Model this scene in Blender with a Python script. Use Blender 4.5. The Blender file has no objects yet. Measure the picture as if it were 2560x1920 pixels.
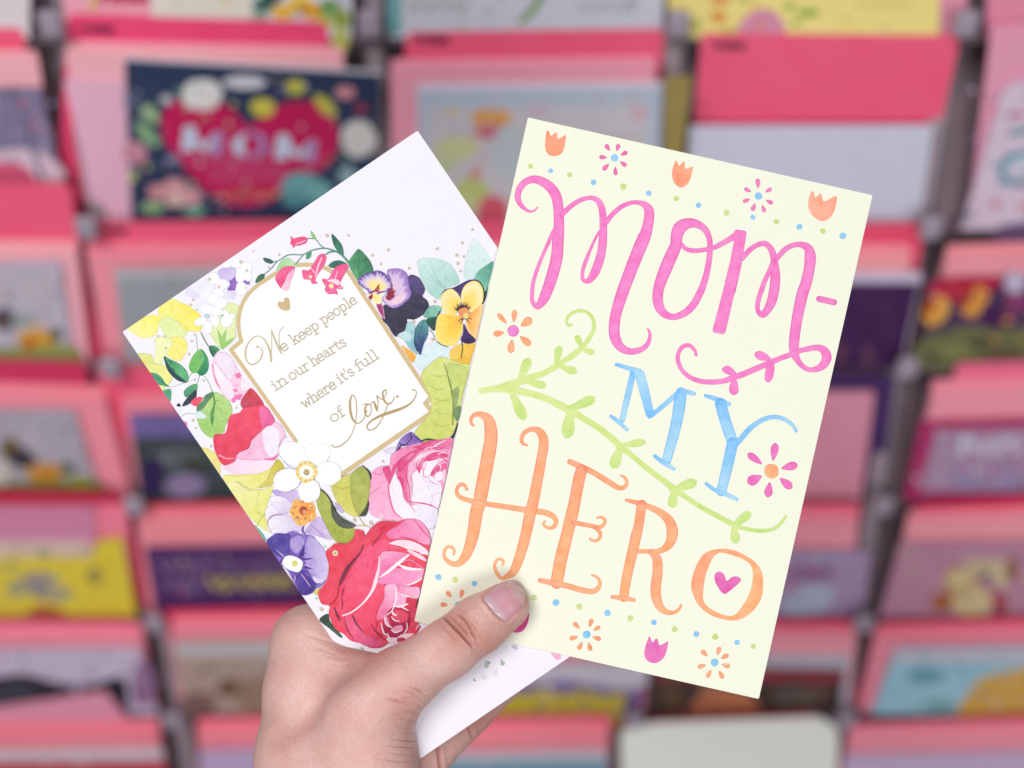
import bpy, math, random
import numpy as np
from mathutils import Vector, Matrix
from mathutils.geometry import tessellate_polygon
from mathutils.bvhtree import BVHTree

random.seed(7)
scene = bpy.context.scene
COL = scene.collection

# ------------------------------------------------------------------ camera, world, lamps, exposure
PITCH = math.radians(36.6)                       # the phone looks down on the stepped rack
FPX = 2871.6                                     # focal length in pixels of a 2560 px wide frame
D0 = 0.400                                       # the yellow card is held 40 cm away
S = D0 / FPX                                     # metres per photo pixel at the card
CAM = Vector((0.0, 0.0, 1.5))
RIGHT = Vector((1, 0, 0))
FWD = Vector((0, math.cos(PITCH), -math.sin(PITCH)))
UP = Vector((0, math.sin(PITCH), math.cos(PITCH)))
cam_data = bpy.data.cameras.new("camera")
cam = bpy.data.objects.new("camera", cam_data)
COL.objects.link(cam)
cam.location = CAM
cam.rotation_euler = (math.pi / 2 - PITCH, 0, 0)
cam_data.sensor_width = 36
cam_data.lens = 36 * FPX / 2560
cam_data.clip_start = 0.01
cam_data.clip_end = 50
cam_data.dof.use_dof = True
cam_data.dof.focus_distance = 0.3995
cam_data.dof.aperture_fstop = cam_data.lens / 1000 / 0.0104
scene.camera = cam

world = bpy.data.worlds.new("World")
scene.world = world
world.use_nodes = True
bg = world.node_tree.nodes["Background"]
bg.inputs[0].default_value = (0.93, 0.95, 1.0, 1)
bg.inputs[1].default_value = 0.18

def area_lamp(name, loc, target, size_x, size_y, energy, color):
    ld = bpy.data.lights.new(name, 'AREA')
    ld.shape = 'RECTANGLE'
    ld.size, ld.size_y = size_x, size_y
    ld.energy = energy
    ld.color = color
    o = bpy.data.objects.new(name, ld)
    COL.objects.link(o)
    o.location = loc
    o.rotation_euler = (Vector(target) - Vector(loc)).to_track_quat('-Z', 'Y').to_euler()
    return o
area_lamp("ceiling_light", (-1.05, -1.35, 3.5), (0.0, 0.5, 1.1), 1.4, 0.8, 62, (1.0, 0.985, 0.965))
area_lamp("front_fill_lamp", (0.5, -2.9, 1.75), (0.0, 0.6, 0.95), 1.8, 1.2, 49, (1.0, 0.99, 0.98))  # added frontal fill that lifts the rack's upright faces and lower rows

scene.view_settings.view_transform = 'Standard'
scene.view_settings.look = 'None'
scene.view_settings.exposure = 0.0
scene.view_settings.gamma = 1.0
scene.render.engine = 'CYCLES'
scene.cycles.max_bounces = 6
scene.cycles.use_denoising = True

# ------------------------------------------------------------------ helpers
def lin(c):
    out = []
    for v in c[:3]:
        v = v / 255.0
        out.append(v / 12.92 if v <= 0.04045 else ((v + 0.055) / 1.055) ** 2.4)
    return out

def ray(px, py):
    return FWD + RIGHT * ((px - 1280) / FPX) - UP * ((py - 960) / FPX)

def pix(px, py, depth):
    return CAM + ray(px, py) * depth

def tag(o, label=None, cat=None, group=None, kind=None):
    if label: o["label"] = label
    if cat: o["category"] = cat
    if group: o["group"] = group
    if kind: o["kind"] = kind
    return o

def empty(name, loc, rot=None):
    o = bpy.data.objects.new(name, None)
    o.empty_display_size = 0.01
    COL.objects.link(o)
    m = rot.to_4x4() if rot else Matrix.Identity(4)
    m.translation = loc
    o.matrix_world = m
    return o

def mesh_obj(name, verts, faces, mat, parent=None, cols=None, matrix=None, smooth=False):
    me = bpy.data.meshes.new(name)
    me.from_pydata([tuple(v) for v in verts], [], [tuple(f) for f in faces])
    me.materials.append(mat)
    if cols is not None:
        at = me.color_attributes.new("Col", 'FLOAT_COLOR', 'POINT')
        a = np.ones((len(verts), 4), dtype=np.float32)
        a[:, :3] = np.asarray(cols, dtype=np.float32)
        at.data.foreach_set("color", a.ravel())
    if smooth:
        me.polygons.foreach_set("use_smooth", [True] * len(me.polygons))
    me.update()
    o = bpy.data.objects.new(name, me)
    COL.objects.link(o)
    if matrix is not None:
        o.matrix_world = matrix
    if parent is not None:
        o.parent = parent
    return o

class Sheet:
    """A flat sheet in space: local x along u, y along v, n towards the viewer's side."""
    def __init__(self, origin, u, v, n):
        self.o, self.u, self.v, self.n = Vector(origin), Vector(u), Vector(v), Vector(n)
        self.rot = Matrix((self.u, self.v, self.n)).transposed()
    def at(self, px, py):
        d = ray(px, py)
        t = (self.o - CAM).dot(self.n) / d.dot(self.n)
        r = CAM + d * t - self.o
        return (r.dot(self.u), r.dot(self.v))

# ------------------------------------------------------------------ materials
def paper_material(name, rough=0.55, mottling=0.0, scale=300.0, bump=0.0, spec=0.3, grain=0.02):
    """Coloured by the printed ink (Col attribute); noise adds paper grain and watercolour mottling."""
    m = bpy.data.materials.new(name)
    m.use_nodes = True
    nt = m.node_tree
    b = nt.nodes["Principled BSDF"]
    b.inputs["Roughness"].default_value = rough
    b.inputs["Specular IOR Level"].default_value = spec
    at = nt.nodes.new("ShaderNodeAttribute"); at.attribute_name = "Col"
    tc = nt.nodes.new("ShaderNodeTexCoord")
    n1 = nt.nodes.new("ShaderNodeTexNoise"); n1.inputs["Scale"].default_value = scale
    n1.inputs["Detail"].default_value = 4; n1.inputs["Roughness"].default_value = 0.6
    n2 = nt.nodes.new("ShaderNodeTexNoise"); n2.inputs["Scale"].default_value = scale * 8
    n2.inputs["Detail"].default_value = 2
    nt.links.new(tc.outputs["Object"], n1.inputs["Vector"])
    nt.links.new(tc.outputs["Object"], n2.inputs["Vector"])
    r1 = nt.nodes.new("ShaderNodeMapRange")
    r1.inputs[1].default_value, r1.inputs[2].default_value = 0.3, 0.7
    r1.inputs[3].default_value, r1.inputs[4].default_value = 1 + mottling * 0.9, 1 - mottling * 0.6
    r2 = nt.nodes.new("ShaderNodeMapRange")
    r2.inputs[1].default_value, r2.inputs[2].default_value = 0.3, 0.7
    r2.inputs[3].default_value, r2.inputs[4].default_value = 1 + grain, 1 - grain
    nt.links.new(n1.outputs[0], r1.inputs[0]); nt.links.new(n2.outputs[0], r2.inputs[0])
    # watercolour pools: more pigment also means a more saturated tone, so use gamma as well
    g = nt.nodes.new("ShaderNodeGamma")
    nt.links.new(at.outputs["Color"], g.inputs[0])
    inv = nt.nodes.new("ShaderNodeMath"); inv.operation = 'DIVIDE'; inv.inputs[0].default_value = 1.0
    nt.links.new(r1.outputs[0], inv.inputs[1]); nt.links.new(inv.outputs[0], g.inputs[1])
    mx = nt.nodes.new("ShaderNodeVectorMath"); mx.operation = 'SCALE'
    nt.links.new(g.outputs[0], mx.inputs[0]); nt.links.new(r2.outputs[0], mx.inputs["Scale"])
    nt.links.new(mx.outputs[0], b.inputs["Base Color"])
    if bump:
        bp = nt.nodes.new("ShaderNodeBump"); bp.inputs["Strength"].default_value = bump
        bp.inputs["Distance"].default_value = 0.0004
        nt.links.new(n2.outputs[0], bp.inputs["Height"]); nt.links.new(bp.outputs[0], b.inputs["Normal"])
    return m

ALB = 0.90                                       # printed tone -> reflectance of the ink
M_ink = paper_material("watercolour_ink", 0.6, 0.24, 230, 0.10, 0.2, 0.03)
M_print = paper_material("offset_print", 0.5, 0.20, 330, 0.05, 0.25, 0.035)
M_card = paper_material("card_stock", 0.6, 0.02, 120, 0.14, 0.2, 0.012)
M_foil = paper_material("gold_ink", 0.55, 0.06, 200, 0.05, 0.3)
M_bgpaper = paper_material("rack_paper", 0.5, 0.05, 40, 0.0, 0.3, 0.01)

def plain(name, col, rough=0.5, spec=0.5, noise=0.08, scale=60, trans=0.0):
    m = bpy.data.materials.new(name); m.use_nodes = True
    nt = m.node_tree; b = nt.nodes["Principled BSDF"]
    l = lin(col)
    tc = nt.nodes.new("ShaderNodeTexCoord")
    n = nt.nodes.new("ShaderNodeTexNoise"); n.inputs["Scale"].default_value = scale; n.inputs["Detail"].default_value = 4
    nt.links.new(tc.outputs["Object"], n.inputs["Vector"])
    r = nt.nodes.new("ShaderNodeMix"); r.data_type = 'RGBA'
    r.inputs[6].default_value = [v * (1 - noise) for v in l] + [1]
    r.inputs[7].default_value = [min(1, v * (1 + noise)) for v in l] + [1]
    nt.links.new(n.outputs[0], r.inputs[0]); nt.links.new(r.outputs[2], b.inputs["Base Color"])
    b.inputs["Roughness"].default_value = rough
    b.inputs["Specular IOR Level"].default_value = spec
    b.inputs["Transmission Weight"].default_value = trans
    return m

# ------------------------------------------------------------------ ink: flat printed shapes on a sheet
TILES = {'Y1': (1240, 280), 'Y2': (1680, 380), 'Y3': (1240, 600), 'Y4': (1640, 700), 'Y5': (1040, 960),
         'Y6': (1480, 960), 'Y7': (1040, 1280), 'Y8': (1480, 1340), 'L1': (540, 560), 'L2': (800, 560),
         'L3': (300, 700), 'L4': (740, 880), 'L5': (440, 960), 'L6': (640, 1220), 'G': (620, 1480), 'H': (920, 1500)}
K = 3.95
def T(tile, *pts):
    """close-up tracing coordinates -> photo pixels; a third value is a stroke width"""
    if tile == 'S': return list(pts)
    if tile == 'V': return [tuple([p[0] * 1.1573, p[1] * 1.1573] + [w * 1.1573 for w in p[2:]]) for p in pts]
    ox, oy = TILES[tile]
    return [tuple([ox + p[0] / K, oy + p[1] / K] + [w / K for w in p[2:]]) for p in pts]

def spline(pts, closed, n=6):
    P = np.array(pts, dtype=float)
    m = len(P); out = []
    rng = range(m) if closed else range(m - 1)
    for i in rng:
        if closed:
            p0, p1, p2, p3 = P[(i - 1) % m], P[i], P[(i + 1) % m], P[(i + 2) % m]
        else:
            p1, p2 = P[i], P[i + 1]
            p0 = P[i - 1] if i > 0 else 2 * p1 - p2
            p3 = P[i + 2] if i + 2 < m else 2 * p2 - p1
        for k in range(n):
            t = k / n
            out.append(0.5 * ((2 * p1) + (p2 - p0) * t + (2 * p0 - 5 * p1 + 4 * p2 - p3) * t * t + (3 * p1 - p0 - 3 * p2 + p3) * t ** 3))
    if not closed: out.append(P[-1])
    return np.array(out)

class Art:
    STEP = 8e-6
    def __init__(self, sheet, parent, base, clip=None):
        self.sheet, self.parent, self.base, self.clip = sheet, parent, base, clip
        self.boxes, self.levels = [], []
        self.cur = None
    def begin(self, name, mat, label=None, parent=None, split=False):
        """start a printed part; split=True makes every filled outline a part of its own (its veins stay with it)"""
        self.flush()
        self.cur = dict(name=name, mat=mat, label=label, v=[], f=[], c=[], parent=parent or self.parent, split=split)
    def word(self, name, label):
        """an Empty on the sheet that holds the letters of one word"""
        self.flush()
        o = bpy.data.objects.new(name, None); COL.objects.link(o); o.parent = self.parent; o.empty_display_size = 0.01
        o["label"] = label
        return o
    def flush(self):
        c = self.cur; self.cur = None
        if not c or not c['f']: return
        o = mesh_obj(c['name'], c['v'], c['f'], c['mat'], c['parent'], c['c'])
        if c['label']: o['label'] = c['label']
        if c['name'].endswith('dots'): o['kind'] = 'stuff'
        return o
    def level(self, arr):
        x0, y0 = arr[:, 0].min(), arr[:, 1].min(); x1, y1 = arr[:, 0].max(), arr[:, 1].max()
        L = 0
        for (b, l) in zip(self.boxes, self.levels):
            if l >= L and not (b[2] < x0 or b[0] > x1 or b[3] < y0 or b[1] > y1): L = l + 1
        self.boxes.append((x0, y0, x1, y1)); self.levels.append(L)
        return self.base + (L + 1) * self.STEP
    def put(self, pts, faces, cols, ramp=None):
        loc = np.array([self.sheet.at(p[0], p[1]) for p in pts])
        if self.clip: loc = self.clip(loc)
        z = self.level(loc)
        k = len(self.cur['v'])
        for i, p in enumerate(loc):
            self.cur['v'].append((p[0], p[1], z + (ramp[i] if ramp is not None else 0)))
        self.cur['f'] += [tuple(k + j for j in f) for f in faces]
        for c in cols:
            self.cur['c'].append([v * ALB for v in lin(c)])
    def poly(self, pts, col, smooth=True, n=6, grad=None, edge=None, holes=()):
        """filled outline; grad=((x,y),col2,(x,y)) runs col -> col2; edge=(colour, width px) darkens the rim like dried pigment"""
        if self.cur['split'] and self.cur['f']:
            c = self.cur; self.begin(c['name'], c['mat'], None, c['parent'], True)
        P = spline(pts, True, n) if smooth else np.array([p[:2] for p in pts], dtype=float)
        P = P[:, :2]
        def colour(q):
            if not grad: return col
            a, c2, b = np.array(grad[0]), grad[1], np.array(grad[2])
            t = np.dot(np.array(q[:2]) - a, b - a) / max(1e-9, np.dot(b - a, b - a)); t = min(1, max(0, t))
            return [col[i] + (c2[i] - col[i]) * t for i in range(3)]
        if holes:
            H = [P] + [spline(h, True, n)[:, :2] for h in holes]
            flat = np.concatenate(H)
            tri = tessellate_polygon([[Vector((p[0], p[1], 0)) for p in h] for h in H])
            self.put(flat, tri, [colour(q) for q in flat]); return
        if edge:
            m = len(P)
            area = 0.5 * np.sum(P[:, 0] * np.roll(P[:, 1], -1) - np.roll(P[:, 0], -1) * P[:, 1])
            tng = np.roll(P, -1, 0) - np.roll(P, 1, 0)
            nr = np.stack([-tng[:, 1], tng[:, 0]], 1); nr /= np.maximum(1e-9, np.linalg.norm(nr, axis=1))[:, None]
            if area < 0: nr = -nr
            Q = P + nr * edge[1]
            pts2 = np.concatenate([P, Q])
            f = [(i, (i + 1) % m, m + (i + 1) % m, m + i) for i in range(m)]
            tri = tessellate_polygon([[Vector((p[0], p[1], 0)) for p in Q]])
            f += [tuple(m + j for j in t) for t in tri]
            self.put(pts2, f, [edge[0]] * m + [colour(q) for q in Q]); return
        tri = tessellate_polygon([[Vector((p[0], p[1], 0)) for p in P]])
        self.put(P, tri, [colour(q) for q in P])
    def fan(self, pts, centre, stops, n=6, jag=0.0):
        """petal painted from a centre outwards; stops = [(t, colour), ...] from centre 0 to rim 1"""
        P = spline(pts, True, n)[:, :2]; m = len(P); c = np.array(centre, dtype=float)
        V, C, F = [c], [stops[0][1]], []
        rnd = [1 + jag * (random.random() - 0.5) for _ in range(m)]
        for k, (t, cc) in enumerate(stops[1:]):
            for i in range(m):
                tt = t if t >= 1 else t * rnd[i]
                V.append(c + (P[i] - c) * tt); C.append(cc)
        for i in range(m):
            j = (i + 1) % m
            F.append((0, 1 + i, 1 + j))
            for k in range(len(stops) - 2):
                a = 1 + k * m; b = a + m
                F.append((a + i, b + i, b + j, a + j))
        self.put(np.array(V), F, C)
    def stroke(self, pts, col, col2=None, edge=None, n=6, cap=True):
        """brush line with its own width at each point"""
        Q = spline(pts, False, n); P, W = Q[:, :2], np.maximum(0.2, Q[:, 2]) / 2
        m = len(P)
        tng = np.gradient(P, axis=0); tng /= np.maximum(1e-9, np.linalg.norm(tng, axis=1))[:, None]
        nr = np.stack([-tng[:, 1], tng[:, 0]], 1)
        rows, cr, rp = [], [], []
        offs = (-1, -0.72, 0.72, 1) if edge else (-1, 1)
        for i in range(m):
            t = i / max(1, m - 1)
            cc = col if col2 is None else [col[k] + (col2[k] - col[k]) * t for k in range(3)]
            for o in offs:
                rows.append(P[i] + nr[i] * W[i] * o); cr.append(edge if (edge and abs(o) == 1) else cc); rp.append(t * 5e-6)
        k = len(offs); F = []
        for i in range(m - 1):
            for j in range(k - 1):
                F.append((i * k + j, i * k + j + 1, (i + 1) * k + j + 1, (i + 1) * k + j))
        if cap:
            for (i, sgn) in ((0, -1), (m - 1, 1)):
                b = len(rows); rows.append(P[i]); cr.append(cr[i * k + k // 2]); rp.append(rp[i * k])
                for q in range(7):
                    a = -math.pi / 2 + math.pi * q / 6
                    rows.append(P[i] + (tng[i] * sgn * math.cos(a) + nr[i] * math.sin(a)) * W[i])
                    cr.append(edge if edge else cr[i * k]); rp.append(rp[i * k])
                F += [(b, b + 1 + q, b + 2 + q) for q in range(6)]
        self.put(np.array(rows), F, cr, rp)
    def disc(self, x, y, r, col, col2=None, ry=None, ang=0, wob=0.06, n=14):
        pts = []; ry = ry or r
        ca, sa = math.cos(ang), math.sin(ang)
        for i in range(n):
            a = 2 * math.pi * i / n; k = 1 + wob * (random.random() - 0.5)
            px, py = r * k * math.cos(a), ry * k * math.sin(a)
            pts.append((x + px * ca - py * sa, y + px * sa + py * ca))
        self.fan(pts, (x, y), [(0, col), (0.75, col), (1, col2 or col)], n=2)
    def leaf(self, base, tip, w, col, col2=None, taper=1.0):
        """teardrop: narrow at the base, round at the tip"""
        a, b = np.array(base[:2], float), np.array(tip[:2], float); d = b - a; L = np.linalg.norm(d); d /= L
        nn = np.array([-d[1], d[0]])
        prof = [(0, .16), (.3, .34), (.6, .48), (.82, .46), (.95, .26), (1, 0)]
        pts = [a + d * L * t + nn * w * h for t, h in prof] + [a + d * L * t - nn * w * h for t, h in prof[-2::-1]]
        self.poly(pts, col, n=4, grad=(tuple(a), col2 or col, tuple(b)))
    def petal(self, c, p, length, width, col, edge=None):
        """seed-shaped petal at p that points at c"""
        c, p = np.array(c, float), np.array(p, float); d = p - c; d /= np.linalg.norm(d); nn = np.array([-d[1], d[0]])
        prof = [(-.5, .05), (-.25, .32), (.1, .5), (.35, .42), (.5, .1)]
        pts = [p + d * length * t + nn * width * h for t, h in prof] + [p + d * length * t - nn * width * h for t, h in prof[::-1]]
        self.poly(pts, col, n=4, edge=(edge, width * 0.12) if edge else None)
    def text(self, string, p0, p1, xh, w, col):
        a, b = np.array(p0, float), np.array(p1, float); d = b - a; L = np.linalg.norm(d); d /= L
        up = np.array([d[1], -d[0]])
        tot = sum(GLYPH[ch][0] for ch in string); sx = L / tot; x = 0
        for ch in string:
            adv, strokes = GLYPH[ch]
            for s in strokes:
                pts = []
                for (gx, gy) in s:
                    q = a + d * (x + gx) * sx + up * gy * xh
                    pts.append((q[0], q[1], w))
                if len(pts) == 1: self.disc(pts[0][0], pts[0][1], w * 0.75, col)
                elif len(pts) == 2: self.stroke(pts, col, n=1)
                else: self.stroke(pts, col, n=4)
            x += adv

GLYPH = {
 'o': (.95, [[(.45, 1), (.2, .9), (.06, .5), (.2, .1), (.45, 0), (.7, .1), (.84, .5), (.7, .9), (.45, 1)]]),
 'e': (.92, [[(.08, .52), (.8, .52)], [(.8, .52), (.74, .85), (.45, 1), (.13, .78), (.06, .45), (.2, .08), (.5, 0), (.8, .18)]]),
 'p': (1.02, [[(.2, -.5), (.2, .98)], [(.02, .98), (.2, .98)], [(0, -.5), (.45, -.5)], [(.2, .75), (.4, .98), (.7, .9), (.86, .5), (.7, .1), (.4, 0), (.2, .22)]]),
 'k': (1.02, [[(.2, 0), (.2, 1.55)], [(.02, 1.55), (.2, 1.55)], [(0, 0), (.4, 0)], [(.75, .95), (.22, .42)], [(.4, .58), (.8, 0)], [(.58, .96), (.92, .96)], [(.64, 0), (.98, 0)]]),
 'l': (.54, [[(.25, 0), (.25, 1.55)], [(.05, 1.55), (.25, 1.55)], [(.02, 0), (.48, 0)]]),
 'i': (.54, [[(.25, 0), (.25, .98)], [(.05, .98), (.25, .98)], [(.02, 0), (.48, 0)], [(.25, 1.38)]]),
 'n': (1.0, [[(.2, 0), (.2, .98)], [(.02, .98), (.2, .98)], [(.02, 0), (.4, 0)], [(.2, .7), (.4, .95), (.62, .95), (.76, .7), (.76, 0)], [(.58, 0), (.95, 0)]]),
 'h': (1.0, [[(.2, 0), (.2, 1.55)], [(.02, 1.55), (.2, 1.55)], [(.02, 0), (.4, 0)], [(.2, .7), (.4, .95), (.62, .95), (.76, .7), (.76, 0)], [(.58, 0), (.95, 0)]]),
 'u': (1.0, [[(.2, .98), (.2, .3), (.35, .03), (.58, .05), (.76, .3)], [(.76, .98), (.76, 0)], [(.02, .98), (.2, .98)], [(.58, .98), (.76, .98)], [(.76, 0), (.95, 0)]]),
 'r': (.8, [[(.22, 0), (.22, .98)], [(.04, .98), (.22, .98)], [(.02, 0), (.5, 0)], [(.22, .62), (.38, .9), (.6, .98), (.72, .84)]]),
 't': (.74, [[(.3, 1.32), (.3, .22), (.44, .02), (.68, .14)], [(.05, .95), (.64, .95)]]),
 'a': (.96, [[(.12, .8), (.3, .98), (.58, .95), (.7, .7), (.7, .15), (.76, .01), (.92, .02)], [(.7, .56), (.35, .54), (.1, .3), (.28, .01), (.54, .06), (.7, .26)]]),
 's': (.8, [[(.68, .8), (.5, .98), (.2, .95), (.1, .74), (.35, .55), (.6, .42), (.68, .22), (.5, 0), (.2, .02), (.08, .2)]]),
 'w': (1.22, [[(.12, .96), (.36, 0)], [(.36, 0), (.6, .85)], [(.6, .85), (.84, 0)], [(.84, 0), (1.08, .96)], [(0, .97), (.28, .97)], [(.92, .97), (1.2, .97)]]),
 'f': (.62, [[(.28, 0), (.28, 1.2), (.4, 1.5), (.64, 1.46)], [(.05, .95), (.56, .95)], [(.05, 0), (.54, 0)]]),
 "'": (.26, [[(.12, 1.52), (.1, 1.15)]]),
 'm': (1.3, [[(.15, 0), (.15, .98)], [(.15, .7), (.32, .96), (.5, .9), (.56, .6), (.56, 0)], [(.56, .7), (.74, .96), (.92, .9), (1.0, .6), (1.0, 0)]]),
 'M': (1.4, [[(.15, 0), (.15, 1.4)], [(.15, 1.4), (.62, .4)], [(.62, .4), (1.1, 1.4)], [(1.1, 1.4), (1.1, 0)]]),
 ' ': (.45, []),
}
# ------------------------------------------------------------------ greeting cards in the hand
def rounded(w, h, r, seg=4):
    pts = []
    for cx, cy, a0 in ((w / 2 - r, h / 2 - r, 0), (-w / 2 + r, h / 2 - r, 90), (-w / 2 + r, -h / 2 + r, 180), (w / 2 - r, -h / 2 + r, 270)):
        for k in range(seg + 1):
            a = math.radians(a0 + 90 * k / seg)
            pts.append((cx + r * math.cos(a), cy + r * math.sin(a)))
    return pts

def slab(name, outline, z0, z1, mat, col, parent, edge_col=None, sub=0):
    """a thick sheet: outline in local x,y between z0 (back) and z1 (front)"""
    m = len(outline)
    v = [(x, y, z1) for x, y in outline] + [(x, y, z0) for x, y in outline]
    v += [(x, y, z1) for x, y in outline] + [(x, y, z0) for x, y in outline]
    f = [tuple(range(m)), tuple(range(2 * m - 1, m - 1, -1))]
    f += [(2 * m + i, 3 * m + i, 3 * m + (i + 1) % m, 2 * m + (i + 1) % m) for i in range(m)]
    c = [v_ * ALB for v_ in lin(col)]; e = [v_ * ALB for v_ in lin(edge_col or col)]
    return mesh_obj(name, v, f, mat, parent, [c] * (2 * m) + [e] * (2 * m))

def held_card(label, px, py, depth, angle, wpx, hpx, tone, edge, opening):
    a = math.radians(angle)
    u = RIGHT * math.cos(a) - UP * math.sin(a)
    v = RIGHT * math.sin(a) + UP * math.cos(a)
    sh = Sheet(pix(px, py, depth), u, v, -FWD)
    w, h = wpx * depth / FPX, hpx * depth / FPX
    t = empty("greeting_card", sh.o, sh.rot)
    tag(t, label, "greeting card", "greeting cards held in the hand")
    out = rounded(w, h, 0.0005)
    slab("front_panel", out, -0.00035, 0.0, M_card, tone, t, edge)
    b = slab("back_panel", out, -0.00035, 0.0, M_card, tone, t, edge)
    b.location = (opening[0], opening[1], -0.0013)
    def clip(loc):
        loc = loc.copy()
        loc[:, 0] = np.clip(loc[:, 0], -w / 2 + 2e-5, w / 2 - 2e-5)
        loc[:, 1] = np.clip(loc[:, 1], -h / 2 + 2e-5, h / 2 - 2e-5)
        return loc
    return t, sh, Art(sh, t, 4e-6, clip)

yellow, ysheet, A = held_card("pale yellow greeting card lettered MOM MY HERO under the thumb", 1608.5, 1020.5, D0, 12.72, 883, 1291,
                              (247, 249, 230), (252, 252, 244), (0.0002, -0.0003))
PINK, PINKE = (248, 132, 204), (222, 100, 176)
BLUE, BLUE2 = (130, 196, 252), (176, 222, 248)
ORG, ORG2, ORGE = (251, 168, 128), (252, 182, 128), (240, 140, 112)
GRN, GRN2 = (204, 230, 138), (220, 236, 150)
MAG = (234, 108, 186)

Wd = A.word("lettering", "pink brush lettering reading Mom-"); A.begin("letter", M_ink, None, Wd)
def ps(*pts): A.stroke(pts, PINK, edge=PINKE)
# first m
ps(*T('Y1', (408, 942, 16), (380, 972, 22), (330, 980, 28), (265, 940, 42), (225, 880, 55), (215, 820, 62), (240, 745, 66), (300, 685, 70), (385, 665, 78), (480, 700, 92), (560, 770, 100), (600, 850, 104), (616, 950, 102), (621, 1050, 102), (622, 1150, 106)),
   *T('Y3', (612, 0, 115), (597, 190, 118), (540, 400, 116), (480, 560, 105), (430, 640, 74), (395, 652, 56), (360, 605, 42), (357, 520, 40), (368, 420, 40), (400, 310, 38), (435, 215, 36), (480, 110, 36), (525, 10, 38)), *T('Y1', (558, 1190, 34), (580, 1150, 30)))
ps(*T('Y1', (650, 1020, 44), (680, 985, 50), (750, 922, 48), (840, 868, 45), (930, 848, 44), (1000, 870, 56), (1040, 935, 66), (1055, 1020, 70), (1060, 1120, 74)),
   *T('Y3', (1055, 0, 84), (1035, 150, 88), (985, 300, 90), (930, 388, 66), (885, 408, 44), (854, 378, 36), (860, 290, 38), (890, 200, 40), (925, 110, 32), (965, 20, 28)), *T('Y1', (1000, 1215, 28), (1035, 1160, 24)))
ps(*T('Y1', (1075, 1110, 46), (1100, 1075, 50), (1155, 1005, 48), (1240, 935, 46), (1330, 897, 42), (1400, 894, 44), (1465, 915, 66), (1510, 970, 94), (1510, 1060, 102), (1485, 1180, 112)),
   *T('Y3', (1452, 0, 128), (1355, 235, 125), (1245, 530, 118), (1182, 740, 108), (1166, 900, 108), (1190, 1000, 100), (1240, 1065, 82), (1310, 1098, 68), (1390, 1095, 60), (1460, 1065, 52), (1505, 1010, 42), (1520, 940, 34), (1510, 895, 22), (1495, 872, 14)))
# o
A.begin("letter", M_ink, None, Wd)
ps(*T('Y1', (2112, 1400, 54), (2110, 1270, 55), (2075, 1175, 62), (2000, 1112, 76), (1905, 1098, 100), (1820, 1140, 130), (1785, 1220, 120), (1780, 1300, 112)),
   *T('Y3', (1765, 80, 120), (1685, 260, 125), (1608, 470, 108), (1600, 610, 102), (1645, 712, 84), (1740, 760, 62), (1850, 728, 70), (1940, 650, 75), (2020, 510, 72), (2075, 350, 62), (2105, 190, 58), (2113, 100, 54)))
ps(*T('Y1', (1835, 1310, 40), (1880, 1355, 44), (1960, 1370, 46), (2060, 1360, 44), (2130, 1342, 44)), *T('Y2', (420, 942, 48), (520, 890, 54), (600, 842, 60), (650, 810, 66)))
# second m
A.begin("letter", M_ink, None, Wd)
A.poly(T('Y2', (622, 772), (640, 766), (722, 776), (738, 798), (706, 985), (690, 1100), (622, 1400)) + T('Y4', (805, 0), (690, 500), (680, 525), (660, 535), (578, 522), (560, 505), (560, 485), (690, 0)) + T('Y2', (520, 1290), (565, 1120), (610, 885), (600, 812)), PINK, smooth=False, edge=(PINKE, 1.6))
ps(*T('Y2', (690, 1050, 54), (770, 965, 50), (850, 915, 50), (920, 906, 54), (975, 955, 62), (1003, 1030, 68), (1015, 1110, 74), (1020, 1220, 95), (1012, 1340, 100), (985, 1470, 96), (935, 1568, 76), (888, 1608, 58), (847, 1560, 46), (850, 1470, 48), (885, 1360, 50), (920, 1265, 48), (965, 1170, 48), (1000, 1090, 56)))
ps(*T('Y2', (1030, 1055, 52), (1120, 960, 52), (1200, 920, 50), (1280, 916, 60), (1345, 952, 86), (1364, 1030, 112), (1358, 1130, 108), (1325, 1290, 110)),
   *T('Y4', (1442, 150, 114), (1390, 400, 106), (1364, 600, 102), (1365, 710, 90), (1400, 795, 60), (1460, 862, 50), (1540, 888, 50), (1640, 850, 76), (1686, 770, 95), (1662, 702, 84), (1600, 668, 62), (1500, 680, 52), (1410, 702, 50), (1320, 740, 50), (1230, 772, 52), (1120, 820, 54), (1000, 870, 56), (880, 922, 58), (770, 962, 58), (660, 998, 52), (540, 1008, 50), (420, 995, 48), (320, 950, 44), (250, 880, 42), (215, 785, 42), (225, 712, 40), (268, 656, 40), (330, 647, 40), (380, 692, 34), (396, 740, 30)))
for q in (((1148, 795), (1080, 722), (1010, 700), (972, 735), (1008, 785), (1080, 797)), ((1100, 830), (1075, 930), (1075, 985), (1115, 1012), (1158, 950), (1165, 830)),
          ((795, 925), (740, 862), (690, 848), (650, 885), (690, 925), (750, 942)), ((750, 990), (720, 1080), (750, 1132), (798, 1126), (816, 1078), (795, 990))):
    A.poly(T('Y4', *q), PINK, n=5, edge=(PINKE, 1.6))
A.begin("dash", M_ink, None, Wd)
ps(*T('Y4', (1612, 187, 62), (1758, 220, 60)))

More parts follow.
